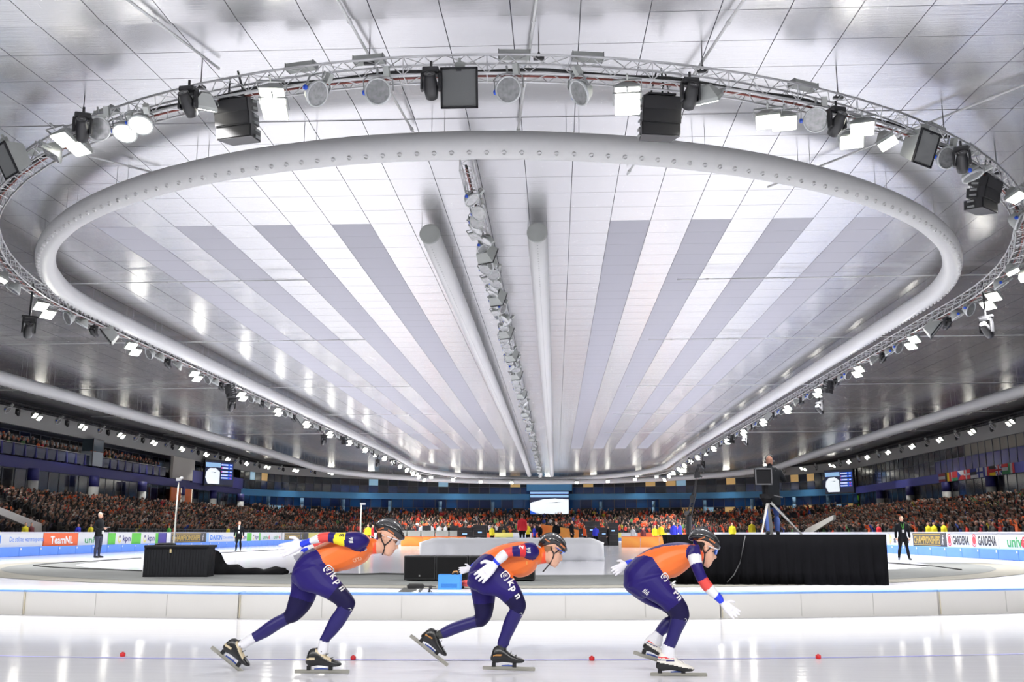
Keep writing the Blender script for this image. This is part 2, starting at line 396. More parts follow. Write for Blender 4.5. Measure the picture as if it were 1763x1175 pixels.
# columns under the bands
COLW = mat('white column', rgb(196, 196, 192), .6, noise=.05); COLB = mat('pale blue column', rgb(120, 160, 190), .6)
def column(x, y, z0, z1, lower, upper, r=.24, label='', grp=''):
    e = tag(empty('column', (x, y, z0)), label, 'column', grp); h = z1 - z0
    a = MB(); a.lathe([(r, 0), (r, h * .70)], 14); a.build('shaft', lower, e, True)
    a = MB(); a.lathe([(r * 1.03, h * .70), (r * 1.03, h)], 14); a.build('sleeve', upper, e, True)
    return e
for y in np.arange(66, 130, 10.4):
    column(XL + .8, y, 3.0, 6.19, COLW, NAVY, .42, 'white column with dark blue sleeve under the left balcony', 'columns of the left wall')
for y in np.arange(70, 130, 10.2):
    column(XR - .1, y, 3.0, 6.19, COLW, NAVY, .42, 'white column with dark blue sleeve under the right band', 'columns of the right wall')
for i in range(13):
    t = math.radians(168 - i * 13); column(WC[0] + (WA - .7) * math.cos(t), YK + (WB - .7) * math.sin(t), 3.0, 6.25, COLB, COLB, .26, 'slim pale blue column on the far curved wall', 'columns of the far wall')
# ================================================================ UNDER THE CEILING
DUCTM = mat('white air duct', rgb(238, 238, 238), .42, noise=.03)
NOZM = mat('nozzle mouth', (.05, .05, .05), .6)
ROD = mat('thin steel rod', (.45, .45, .46), .4, .6)
def oval_duct(name, label, pts, r, z, noz_step, n_ind, zoff=0.):
    root = tag(empty(name), label, 'air duct'); P = resample(pts, 1.0)
    path = [(x, y, z - drop(y)) for x, y in P]
    a = MB(); a.path(path, r, 20, closed=True); a.build('duct_tube', DUCTM, root, True)
    # flange rail on top and joint collars
    a = MB(); a.path([(x, y, zz + r * .95) for x, y, zz in path], .07, 6, closed=True); a.build('top_rail', DUCTM, root, True)
    Q = resample(pts, noz_step); items = []; cx = np.mean(Q[:, 0])
    for i in range(len(Q)):
        d = Q[(i + 1) % len(Q)] - Q[i - 1]; d /= np.hypot(*d); out = Vector((d[1], -d[0], 0))
        if out.dot(Vector((Q[i][0] - cx, Q[i][1] - 100, 0))) < 0: out = -out
        dirn = (out * .62 + Vector((0, 0, -.78))).normalized()
        c = Vector((Q[i][0], Q[i][1], z - drop(Q[i][1]))) + dirn * (r - .02)
        items.append((c, dirn))
    cup = MB(); cup.lathe([(.062, 0), (.058, .07), (.042, .07), (.040, .02)], 10); cup.lathe([(.041, .015), (.0, .02)], 10, 1, caps=False)
    cm = cup.mesh('nozzle', [DUCTM, NOZM])
    items.sort(key=lambda t: t[0].y)
    st = MB()
    for i, (c, dr) in enumerate(items):
        q = dr.to_track_quat('Z', 'Y')
        if i < n_ind:
            o = link('nozzle', cm, root, c); o.rotation_euler = q.to_euler()
        else: st.lathe([(.062, 0), (.055, .07)], 6, 0, Matrix.Translation(c) @ q.to_matrix().to_4x4())
    if st.v: tag(st.build('nozzle_row', [DUCTM], root), kind='stuff')
    rods = MB(); H = resample(pts, 3.4)
    for x, y in H:
        for dx in (-.16, .16): rods.tube((x + dx, y, z - drop(y) + r * .9), (x + dx, y, ceilz(y)), .008, n=4)
    tag(rods.build('hanger_rods', ROD, root), kind='stuff')
    return root
INNER = stadium(AX, 17.65, 23.1, 17.7, 137, 23)
OUTER = stadium(-1.3, 31.4, 4, 34, 131, 28)
oval_duct('air_duct', 'big white oval air duct with nozzles, inner ring under the ceiling', INNER, .34, 10.7, .43, 300)
oval_duct('air_duct', 'outer white air duct running along the stands', OUTER, .40, 10.15, .9, 0)
# two straight round fabric ducts beside the centre truss
for x, lab in ((-4.08, 'left'), (-.53, 'right')):
    e = tag(empty('ceiling_tube', (x, 31, 10.88)), f'straight white round duct with flat end cap, {lab} of the centre truss', 'air duct')
    a = MB(); a.path([(0, t, -drop(31 + t)) for t in np.arange(0, 125, 4)], .33, 24); a.build('duct_tube', DUCTM, e, True)
    a = MB(); a.lathe([(.0, -.02), (.31, -.02), (.345, 0), (.345, .05)], 24, 0, R3('X', -math.pi / 2).to_4x4()); a.build('end_cap', LTGREY, e, False)
    a = MB()
    for t in np.arange(.4, 60, .32): a.lathe([(.016, 0), (.016, .012)], 6, 0, Matrix.Translation((0, t, -.335)))
    tag(a.build('vent_holes', NOZM, e), kind='stuff')
    a = MB()
    for t in np.arange(.3, 120, 4.):
        for dx in (-.33, .33): a.tube((dx, t, -drop(31 + t)), (dx * .9, t, CEIL - 10.88 - drop(31 + t)), .008, n=4)
    tag(a.build('hanger_rods', ROD, e), kind='stuff')

# ---- trusses
def truss(name, label, pts3, s, bay, chord_r, brace_r, n_ind, closed, m=ALU, group=None, cable=True):
    root = tag(empty(name), label, 'truss', group)
    P = resample(pts3, bay, closed=closed); n = len(P); corners = []
    for i in range(n):
        d = (P[(i + 1) % n] - P[i - 1]) if closed else (P[min(i + 1, n - 1)] - P[max(i - 1, 0)])
        side = np.array([d[1], -d[0]]) / np.hypot(d[0], d[1])
        corners.append([Vector((P[i][0] + side[0] * a * s / 2, P[i][1] + side[1] * a * s / 2, P[i][2] + b * s / 2)) for a, b in ((-1, -1), (1, -1), (1, 1), (-1, 1))])
    for k in range(4):
        a = MB(); a.path([c[k] for c in corners], chord_r, 8, closed=closed); a.build('chord', m, root, True)
    segs = []
    for i in range(n if closed else n - 1):
        j = (i + 1) % n
        for k in range(4):
            k2 = (k + 1) % 4
            p, q = (corners[i][k], corners[j][k2]) if i % 2 == 0 else (corners[i][k2], corners[j][k])
            segs.append((p, q))
        if i % 4 == 0: segs += [(corners[i][k], corners[i][(k + 1) % 4]) for k in range(4)]
    def score(sg):
        q = in_view(*((sg[0] + sg[1]) / 2)); return -q[2] if q and -40 < q[0] < 1803 else 0
    segs.sort(key=score)
    unit = MB(); unit.tube((0, 0, 0), (0, 0, 1), brace_r, n=6); um = unit.mesh('brace', m); st = MB()
    for i, (p, q) in enumerate(segs):
        d = q - p
        if i < n_ind:
            o = link('brace', um, root, p); o.rotation_euler = d.to_track_quat('Z', 'Y').to_euler(); o.scale = (1, 1, d.length)
        else: st.tube(p, q, brace_r, n=4)
    if st.v: tag(st.build('brace_lattice', m, root), kind='stuff')
    if cable:
        mids = [(c[0] + c[1] + c[2] + c[3]) / 4 for c in corners]
        a = MB(); a.path([c + Vector((0, 0, -.05 + .03 * math.sin(i * .9))) for i, c in enumerate(mids)], .035, 6, closed=closed); a.build('cable', CABLE, root, True)
        a = MB(); a.path([(c[0] * .5 + c[1] * .5) + Vector((0, 0, .03)) for c in corners], .022, 6, closed=closed); a.build('red_cable', mat('dull red cable', rgb(120, 60, 52), .6), root, True)
    return root
TZ = 10.45
OV = stadium(-1.8, 18.5, 18.45, 21.5, 140, 19)
truss('lighting_truss', 'silver oval lighting truss ringing the hall', [(x, y, TZ - drop(y)) for x, y in OV], .40, .42, .026, .011, 300, True)
truss('lighting_truss', 'silver straight centre truss crowded with round floodlights', [(-2.3, y, 10.8 - drop(y)) for y in np.arange(24.6, 160, 5)], .34, .40, .022, .010, 160, False)
WTR = mat('dark truss', (.06, .06, .065), .5, .5)
truss('wall_truss', 'thin dark truss along the top of the left, far and right fascias', [(x, y, 10.75 - (.2 if y > 150 else 0)) for x, y in wall_path(1.0, 48., 2.)], .28, .42, .02, .012, 0, False, WTR, cable=False)
# sloping and transverse pipes under the ceiling
def pipe(p0, p1, label, r=.03):
    m = MB(); m.tube(p0, p1, r, n=8); d = (Vector(p1) - Vector(p0)); L = d.length; d.normalize()
    root = tag(empty('ceiling_pipe'), label, 'pipe', None); m.build('pipe_run', WHITE, root, True)
    a = MB()
    for t in np.arange(1.2, L, 3.0): a.tube(Vector(p0) + d * (t - .05), Vector(p0) + d * (t + .05), r * 1.6, n=8)
    a.build('couplings', WHITE, root)
    return root
zp = CEIL - .14
for (a, b), lab in (((( 200, -15), (377, 118)), 'far left of the four'), (((572, -15), (712, 228)), 'above the forked black rigging'), (((926, -15), (892, 225)), 'nearly upright one at the middle'), (((1290, -15), (1080, 300)), 'right of the middle line array'), (((1790, 135), (1322, 322)), 'rightmost near the edge'), (((150, 268), (275, 300)), 'short one by the left duct')):
    zz = lambda q_: atz(*q_, zp) if atz(*q_, zp).y > 22.5 else atz(*q_, ceilz(atz(*q_, zp).y - .4) - .14)
    pipe(zz(a), zz(b), f'thin white sprinkler pipe under the near ceiling, {lab}')
for y, lab in ((38.2, 'nearest'), (50.8, 'second'), (67.7, 'third'), (84.2, 'fourth'), (100.5, 'fifth')):
    for x0, x1, sd in ((-41, -10, 'left'), (5, 38, 'right')):
        pipe((x0, y + .6, zp - .1), (x1, y, zp - .1), f'thin white pipe crossing the {sd} half of the ceiling, {lab} from the camera', .025)

# ---- lamps and loudspeakers (built once, then copied)
PROTO = {}
def look(d): return Vector(d).to_track_quat('-Y', 'Z').to_euler()      # local -Y is the beam
DOWN = math.radians(24)      # extra tilt added so the light falls below the axis of the housing
def beam(parent, power, spread=2.1, size=.42, y=-.20):
    L = bpy.data.lights.new('lamp_light', 'AREA'); L.shape = 'DISK'; L.size = size; L.energy = power; L.color = (1, .985, .955); L.spread = spread
    o = bpy.data.objects.new('lamp_light', L); COL.objects.link(o); o.parent = parent; o.location = (0, y, 0); o.rotation_euler = (math.pi / 2, 0, 0)   # light -Z -> -Y
    o.rotation_euler = (-math.pi / 2 + DOWN, 0, 0); return o
def make_round(lit):
    e = empty('round_floodlight'); RX = R3('X', math.pi / 2).to_4x4()          # lathe z -> -y
    a = MB(); a.lathe([(.05, -.26), (.10, -.25), (.19, -.16), (.26, -.02), (.275, .05), (.29, .06)], 20, 0, RX); a.build('reflector_housing', LTGREY, e, True)
    a = MB(); a.lathe([(.295, .04), (.30, .09), (.265, .095), (.26, .06)], 20, 0, RX, caps=False); a.build('front_ring', RINGW, e, True)
    if lit:
        a = MB(); a.lathe([(.265, .075), (.15, .10), (.0, .105)], 20, 0, RX, caps=False); a.build('glass', LAMPON, e, True)
    else:
        a = MB(); a.lathe([(.262, .07), (.22, .0), (.13, -.09), (.04, -.12)], 20, 0, RX); rf = a.build('mirror', REFL, e, False)
        a = MB(); a.tube((0, .05, 0), (0, -.06, 0), .035, n=10); a.box((0, -.05, 0), (.40, .012, .02)); a.box((0, -.05, 0), (.02, .012, .40)); a.build('bulb', DKGREY, rf)
        a = MB(); a.lathe([(.262, .075), (.0, .092)], 20, 0, RX, caps=False); a.build('glass', GLASSF, e, True)
    a = MB(); pts = [(-.33, 0, 0), (-.33, 0, .26), (-.2, 0, .36), (.2, 0, .36), (.33, 0, .26), (.33, 0, 0)]
    for p, q in zip(pts[:-1], pts[1:]): a.bar(p, q, .05, .014)
    a.tube((0, 0, .35), (0, 0, .52), .025); a.build('yoke', GREY, e)
    a = MB(); a.lathe([(.055, 0), (.06, .05), (.03, .07)], 10, 0, Matrix.Translation((-.30, .0, 0)) @ R3('Y', -math.pi / 2).to_4x4()); a.build('cap', BLUECAP, e)
    a = MB(); a.box((.20, .03, .42), (.12, .14, .22)); a.build('ballast', LTGREY, e)
    return e
def make_square(lit):
    e = empty('square_floodlight')
    a = MB(); a.rings([[Vector(p) for p in r] for r in ([(-.10, .24, -.08), (.10, .24, -.08), (.10, .24, .08), (-.10, .24, .08)], [(-.27, -.02, -.22), (.27, -.02, -.22), (.27, -.02, .22), (-.27, -.02, .22)], [(-.28, -.10, -.23), (.28, -.10, -.23), (.28, -.10, .23), (-.28, -.10, .23)])]); a.build('housing', LTGREY, e)
    a = MB(); a.box((0, -.105, 0), (.50, .02, .40)); a.build('glass', LAMPON if lit else REFL, e)
    a = MB()
    for p, q in (((-.31, 0, 0), (-.31, 0, .34)), ((-.31, 0, .34), (.31, 0, .34)), ((.31, 0, .34), (.31, 0, 0))): a.bar(p, q, .05, .014)
    a.tube((0, 0, .34), (0, 0, .50), .025); a.build('yoke', GREY, e)
    return e
def make_moving(hung):
    e = empty('moving_head_light')
    z0 = 0.
    if hung:
        a = MB(); a.tube((0, 0, .15), (0, 0, 1.75), .035); a.build('drop_pole', BLACK, e)
        a = MB(); a.box((0, 0, .18), (.5, .10, .07)); a.box((-.18, 0, .10), (.07, .07, .16)); a.box((.18, 0, .10), (.07, .07, .16)); a.build('clamp_bar', BLACK, e)
    else:
        a = MB(); a.tube((0, 0, .1), (0, 0, .30), .03); a.build('clamp', BLACK, e)
    a = MB(); a.box((0, 0, .06), (.36, .30, .13)); bevel(a.build('base', BLACK, e), .03)
    a = MB(); a.box((-.19, 0, -.18), (.06, .16, .40)); a.box((.19, 0, -.18), (.06, .16, .40)); a.box((0, 0, -.01), (.44, .16, .06)); bevel(a.build('arm', BLACK, e), .02)
    m = (Matrix.Translation((0, 0, -.28)) @ R3('X', math.radians(52)).to_4x4())
    a = MB(); a.lathe([(.08, -.30), (.13, -.27), (.155, -.10), (.15, .10), (.12, .22), (.125, .30), (.10, .30)], 16, 0, m); h = a.build('head', BLACK, e, True)
    a = MB(); a.lathe([(.10, .285), (.05, .31), (.0, .315)], 14, 0, m, caps=False); a.build('lens', LENS, h, True)
    return e
def make_array():
    e = empty('line_array_speaker')
    for i in range(3):
        a = MB(); ang = R3('X', math.radians(4 - 7 * i)); zc = -.16 - i * .30
        vs = [(-.42, -.26, -.145), (.42, -.26, -.145), (.34, .26, -.12), (-.34, .26, -.12)]
        r0 = [Vector(v) for v in vs]; r1 = [Vector((v[0], v[1], -v[2])) for v in vs]
        a.rings([[ang @ p + Vector((0, .02 * i, zc)) for p in r] for r in (r0, r1)]); c = a.build('cabinet', BLACK, e)
        g_ = MB(); g_.box(ang @ Vector((0, -.275, 0)) + Vector((0, .02 * i, zc)), (.80, .012, .25), 0, ang); g_.build('grille', mat('speaker grille', (.022, .022, .024), .8, noise=.4, nscale=220), c)
        g_ = MB()
        for s in (-1, 1):
            for t in (-.07, .07): g_.box(ang @ Vector((s * .40, .05, t)) + Vector((0, .02 * i, zc)), (.03, .18, .05), 0, ang)
        g_.build('rigging_plate', GREY, c)
    a = MB(); a.box((0, 0, .02), (.6, .4, .04)); a.tube((-.2, 0, .02), (-.1, 0, .5), .02); a.tube((.2, 0, .02), (.1, 0, .5), .02); a.build('fly_frame', DKGREY, e)
    a = MB(); a.path([(.06, .1, -.05), (.10, .12, .25), (.03, .1, .62)], .022, 6); a.build('cable', mat('dark green cable', (.02, .045, .03), .6), e, True)
    return e
def make_panel():
    e = empty('panel_speaker')
    a = MB(); a.rings([[Vector(p) for p in r] for r in ([(-.36, -.03, -.38), (.36, -.03, -.38), (.36, -.03, .38), (-.36, -.03, .38)], [(-.36, .02, -.38), (.36, .02, -.38), (.36, .02, .38), (-.36, .02, .38)], [(-.26, .42, -.26), (.26, .42, -.26), (.26, .42, .26), (-.26, .42, .26)])]); a.build('cabinet', LTGREY, e)
    a = MB(); a.box((0, -.045, 0), (.66, .02, .70)); a.build('grille', mat('grey speaker cloth', (.17, .175, .175), .85, noise=.25, nscale=160), e)
    a = MB()
    for c, s in (((-.355, -.045, 0), (.04, .05, .80)), ((.355, -.045, 0), (.04, .05, .80)), ((0, -.045, .385), (.74, .05, .04)), ((0, -.045, -.385), (.74, .05, .04))): a.box(c, s)
    a.build('frame', BLACK, e)
    a = MB(); a.box((0, .15, .46), (.2, .1, .14)); a.tube((0, .15, .5), (0, .15, .62), .03); a.build('bracket', LTGREY, e)
    a = MB(); a.box((0, -.06, .34), (.10, .015, .035)); a.build('badge', DKGREY, e)
    return e
def make_smallbox():
    e = empty('small_speaker')
    a = MB(); a.rings([[Vector(p) for p in r] for r in ([(-.19, -.12, -.21), (.19, -.12, -.21), (.19, -.12, .21), (-.19, -.12, .21)], [(-.13, .16, -.17), (.13, .16, -.17), (.13, .16, .17), (-.13, .16, .17)])]); bevel(a.build('cabinet', LTGREY, e), .02)
    a = MB(); a.box((0, -.126, 0), (.34, .015, .38)); a.build('grille', GREY, e)
    a = MB(); a.box((0, 0, .28), (.12, .10, .14)); a.tube((0, 0, .3), (0, 0, .42), .025); a.build('bracket', LTGREY, e)
    return e
def make_ballast():
    e = empty('ballast_box')
    a = MB(); a.box((0, 0, .07), (.62, .24, .13)); bevel(a.build('case', LTGREY, e), .012)
    a = MB(); a.box((-.318, 0, .07), (.02, .25, .14)); a.box((.318, 0, .07), (.02, .25, .14)); a.build('end_plate', GREY, e)
    return e
MAKE = dict(round=lambda: make_round(0), roundlit=lambda: make_round(1), square=lambda: make_square(0), squarelit=lambda: make_square(1), moving=lambda: make_moving(0), hung=lambda: make_moving(1), array=make_array, panel=make_panel, box=make_smallbox, ballast=make_ballast)
CATS = dict(round='floodlight', roundlit='floodlight', square='floodlight', squarelit='floodlight', moving='stage light', hung='stage light', array='loudspeaker', panel='loudspeaker', box='loudspeaker', ballast='ballast box')
def put(kind, loc, rot, label, group=None, power=0., scale=1., spread=2.2):
    if kind not in PROTO: e = MAKE[kind](); PROTO[kind] = e
    else: e = copy_tree(PROTO[kind])
    e.location = loc; e.rotation_euler = rot; e.scale = (scale,) * 3
    if 'group' in e: del e['group']
    tag(e, label, CATS[kind], group)
    if power: QUEUE.append((e, power, spread))
    return e
QUEUE = []
def n_at(px, py, z=None, Y=None): return atz(px, py, z) if Y is None else aty(px, py, Y)
def facing(p, yawdeg, tilt):      # beam towards yawdeg (0 = to the camera, + = to the right), tilt below the horizon
    a = math.radians(yawdeg); t = math.radians(tilt)
    return look((math.sin(a) * math.cos(t), -math.cos(a) * math.cos(t), -math.sin(t)))
NEAR = [  # kind, px, py, z, yaw, tilt, label
 ('panel', 12, 276, 10.1, -40, 30, 'grey cloth-fronted loudspeaker panel cut by the left picture edge'),
 ('squarelit', 112, 236, 10.12, -25, 67, 'lit square floodlight, upper of the leftmost lit pair on the oval truss'),
 ('squarelit', 137, 252, 10.0, -25, 67, 'lit square floodlight, lower of the leftmost lit pair on the oval truss'),
 ('square', 92, 262, 9.95, -70, 62, 'edge-on square floodlight beside the leftmost lit pair'),
 ('round', 171, 222, 9.98, 5, 24, 'round glass floodlight, unlit, right of the leftmost lit pair'),
 ('moving', 143, 205, 10.05, -20, 0, 'black moving-head lamp left of the leftmost unlit round floodlight'),
 ('roundlit', 216, 226, 9.95, 8, 64, 'lit round floodlight, lower left of the pair near the left line array'),
 ('roundlit', 243, 212, 10.05, 8, 64, 'lit round floodlight, upper right of the pair near the left line array'),
 ('moving', 325, 160, 10.10, 10, 0, 'black moving-head lamp left of the left line array'),
 ('squareaway', 352, 177, 9.98, -150, 52, 'grey box with added floodlight on the infield side, left of the left line array'),
 ('squarelit', 470, 160, 10.05, 5, 67, 'lit square floodlight right of the left line array, upper one'),
 ('squarelit', 474, 188, 9.72, 5, 67, 'lit square floodlight right of the left line array, lower one'),
 ('round', 543, 160, 9.92, 62, 30, 'unlit round floodlight turned sideways with blue cap, left of centre'),
 ('round', 652, 158, 9.92, -6, 20, 'unlit round floodlight facing forward, left of the square loudspeaker'),
 ('moving', 742, 128, 10.12, 0, 0, 'black moving-head lamp just left of the square loudspeaker'),
 ('panel', 791, 152, 9.90, 0, 16, 'square dark-framed loudspeaker panel at the middle of the oval truss'),
 ('round', 877, 155, 9.92, -18, 20, 'unlit round floodlight right of the square loudspeaker'),
 ('round', 1001, 158, 9.90, -62, 34, 'unlit round floodlight turned sideways, left of the right lit floodlight'),
 ('squarelit', 1080, 158, 10.0, -4, 67, 'lit square floodlight left of the right line array, upper one'),
 ('squarelit', 1080, 180, 9.75, -4, 67, 'lit square floodlight left of the right line array, lower one'),
 ('moving', 1188, 146, 10.10, -10, 0, 'black moving-head lamp right of the right line array'),
 ('squareaway', 1219, 165, 9.95, 152, 52, 'grey box with added floodlight on the infield side, right of the right line array'),
 ('squarelit', 1322, 205, 9.92, -12, 67, 'lit square floodlight, left of the pair right of the right line array'),
 ('squarelit', 1350, 208, 9.88, -12, 67, 'lit square floodlight, right of the pair right of the right line array'),
 ('round', 1404, 207, 9.95, -5, 22, 'unlit round floodlight between two lit pairs on the right'),
 ('moving', 1440, 195, 10.05, -20, 0, 'dark moving-head lamp between two lit pairs on the right'),
 ('squarelit', 1484, 218, 10.05, -14, 67, 'lit square floodlight, upper of the pair left of the right loudspeaker panel'),
 ('squarelit', 1466, 240, 9.88, -14, 67, 'lit square floodlight, lower of the pair left of the right loudspeaker panel'),
 ('squarelit', 1526, 242, 9.95, 60, 67, 'lit floodlight seen edge-on as a bright strip, right side of the truss'),
 ('panel', 1592, 255, 10.0, 38, 24, 'grey-bodied loudspeaker panel turned right, right side of the truss'),
 ('round', 1627, 272, 9.98, 20, 22, 'unlit round floodlight just right of the right loudspeaker panel'),
 ('moving', 1655, 262, 10.0, 20, 0, 'black moving-head lamp right of the right loudspeaker panel'),
 ('round', 1673, 300, 9.92, 60, 70, 'unlit round floodlight tipped down, above the far right line array'),
 ('squarelit', 1748, 336, 9.85, 40, 67, 'lit square floodlight at the right picture edge beside the line array'),
 ('round', 1752, 380, 9.95, 60, 30, 'unlit round floodlight at the right picture edge below the line array'),
 ('squarelit', 1742, 465, 9.95, 60, 67, 'lit square floodlight at the right edge, left one of the pair by the duct bend'),
 ('squarelit', 1764, 476, 9.80, 60, 67, 'lit square floodlight at the right edge, right one of the pair by the duct bend'),
 ('round', 1722, 490, 9.85, 70, 60, 'unlit round floodlight tipped down at the right bend of the truss'),
 ('squarelit', 4, 478, 9.9, -50, 67, 'lit square floodlight cut by the left picture edge at the truss bend'),
 ('round', 24, 498, 9.8, -60, 60, 'unlit round floodlight tipped down at the left bend of the truss'),
]
for k_, px, py, z, yw, tl, lab in NEAR:
    p = atz(px, py, z); lit = k_.endswith('lit'); away = k_ == 'squareaway'; k_ = 'squarelit' if away else k_  # away: lamps added to the two grey boxes to brighten the infield
    put(k_, p, facing(p, yw, tl) if k_ != 'moving' else (0, 0, math.radians(-yw)), lab, power=LAMP_W * .45 if away else (LAMP_W * .26 if lit else 0), scale=.92 if k_ != 'panel' else 1.)
for px, py, z, yw, lab in ((405, 205, 9.85, -14, 'black three-cabinet line array hanging at the left of the oval truss'), (1137, 200, 9.85, 10, 'black three-cabinet line array hanging right of centre'), (1700, 335, 9.85, 42, 'black three-cabinet line array tipped over at the far right')):
    p = atz(px, py, z) + Vector((0, 0, .45)); put('array', p, (math.radians(14), 0, math.radians(yw)), lab)
OVr = resample(OV, .5)
def on_truss(px):       # nearest truss point under a picture column on the near arc
    best = min((q for q in OVr if q[1] < 30), key=lambda q: abs((in_view(q[0], q[1], TZ) or (9e9,))[0] - px)); i = int(np.argmin(np.hypot(*(OVr - best).T)))
    d = OVr[(i + 1) % len(OVr)] - OVr[i - 1]; return best, math.atan2(d[1], d[0])
for px, lab in ((60, 'first from the left edge'), (190, 'second from the left edge'), (535, 'third from the left edge'), (645, 'left of the middle'), (885, 'just right of the middle'), (1015, 'second right of the middle'), (1398, 'above the right unlit round floodlight'), (1605, 'above the right loudspeaker panel'), (1680, 'last towards the right edge')):
    q, a = on_truss(px); put('ballast', (q[0], q[1], TZ + .23), (0, 0, a), f'grey ballast box lying on the oval truss, {lab}')
# rigging points of the near truss
for px, lab in ((15, 'at the left edge'), (150, 'second from the left'), (357, 'third from the left'), (622, 'forked with black chains left of the middle'), (920, 'right of the middle'), (1205, 'above the right line array'), (1445, 'right of the lit pair'), (1620, 'above the right loudspeaker panel'), (1722, 'at the right bend')):
    q, a = on_truss(px); e = tag(empty('truss_hanger', (q[0], q[1], TZ + .2)), f'dark chain hanger holding the oval truss, {lab}', 'hanger')
    m = MB(); m.tube((0, 0, .1), (0, 0, ceilz(q[1]) - TZ - .2), .012, n=6); m.build('chain', DKGREY, e)
    m = MB(); m.tube((-.08, 0, 0), (0, 0, .16), .016, n=6); m.tube((.08, 0, 0), (0, 0, .16), .016, n=6); m.box((0, 0, .02), (.22, .08, .05)); m.build('clamp', BLACK, e)
# the long straights of the oval truss
def straights():
    for sx, sd, inn in ((-20.3, 'left', 1), (16.7, 'right', -1)):
        y = 37.0; i = 0
        yaw = 78 if sd == 'left' else -78
        while y < 156:
            z = TZ - .42 - drop(y); g_ = f'{sd} oval truss run'
            pat = i % 4
            def P(dy, dz=0, dx=0): return (sx + dx, y + dy, z + dz)
            side = -1 if sd == 'left' else 1
            put('squarelit', P(0), facing(None, -side * 58, 50), f'lit square floodlight on the {g_}, near one of the {nth(i + 1)} pair', 'lit floodlights on the ' + g_, LAMP_W * 1.75, .95)
            put('squarelit', P(.75, -.16, side * .1), facing(None, -side * 58, 50), f'lit square floodlight on the {g_}, far one of the {nth(i + 1)} pair', 'lit floodlights on the ' + g_, 0, .95)
            put('round', P(2.3), facing(None, side * 40, 28), f'unlit round floodlight on the {g_}, just behind the {nth(i + 1)} lit pair', 'unlit round floodlights on the ' + g_)
            if y < 110:
                put('round', P(3.5), facing(None, side * 75, 60), f'tipped-down round floodlight on the {g_}, behind the {nth(i + 1)} lit pair', 'unlit round floodlights on the ' + g_)
                put('moving', P(4.6, .05), (0, 0, side * .5), f'black moving-head lamp on the {g_}, {nth(i + 1)} from the near end', 'moving heads on the ' + g_, 0, .8)
            if pat == 0 and y < 120: put('panel', P(5.9, -.1), facing(None, side * 70, 40), f'grey loudspeaker panel on the {g_}, {nth(i // 4 + 1)} from the near end', 'speaker panels on the ' + g_)
            if pat == 2 and y < 120: put('array', P(6.1, .25), (math.radians(12), 0, side * 1.0), f'black line array on the {g_}, {nth(i // 4 + 1)} from the near end', 'line arrays on the ' + g_, 0, .9)
            if pat in (1, 3) and y < 120: put('square', P(6.0), facing(None, side * 80, 50), f'unlit square floodlight on the {g_}, {nth(i // 2 + 1)} from the near end', 'unlit square floodlights on the ' + g_)
            y += 8.4 if y < 100 else 6.0; i += 1
    for i in range(11):
        t = math.pi * (i + .5) / 11; x = -1.8 + 18.5 * math.cos(t); y = 140 + 19 * math.sin(t)
        put('squarelit', (x, y, TZ - .45 - drop(y)), facing(None, 0, 45), f'lit floodlight on the far bend of the oval truss, {nth(11 - i)} from the left', 'lit floodlights on the far bend', LAMP_W * .6)
    for sx, sd, pts in ((-20.1, 'left', ((50, 560, 'nearest'), (399, 695, 'second'), (557, 757, 'third'), (650, 797, 'fourth'))), (16.5, 'right', ((1698, 560, 'nearest'), (1411, 700, 'second'), (1283, 758, 'third'), (1210, 800, 'fourth')))):
        for px, py, lab in pts:
            p = atx(px, py, sx - (0 if lab == 'nearest' else (.3 if sd == 'left' else -.3))); h_ = put('hung', p + Vector((0, 0, .12)), (0, 0, .6 if sd == 'left' else -.9), f'black moving-head lamp hanging on a pole, {lab} on the {sd} side', None, 0, 1.15)
            [c for c in h_.children if c.name.startswith('drop_pole')][0].scale = (1, 1, max(.3, (TZ - drop(p.y) - p.z + .06) / 1.15 / 1.75))
straights()
# floodlights of the centre truss
cy = 26.4; i = 0; rr2 = random.Random(11)
while cy < 150:
    lab = f'unlit round floodlight on the straight centre truss, {nth(i + 1)} from the near end'
    put('round', (-2.3 + rr2.uniform(-.18, .18), cy, 10.45 - drop(cy)), facing(None, rr2.choice((-70, -25, 20, 65)), rr2.uniform(25, 75)), lab, 'floodlights of the centre truss', 0, .8)
    if i % 6 == 3: put('square', (-2.45, cy + .5, 10.4 - drop(cy)), facing(None, -30, 60), f'unlit square floodlight on the straight centre truss, {nth(i // 6 + 1)} from the near end', 'square floodlights of the centre truss', 0, .7)
    if i % 7 == 5: put('panel', (-2.2, cy + .55, 10.3 - drop(cy)), facing(None, 150, 30), f'grey loudspeaker panel on the straight centre truss, {nth(i // 7 + 1)} from the near end', 'speaker panels of the centre truss', 0, .8)
    cy += (.75 if i % 3 else 1.25) if cy < 60 else 1.5; i += 1
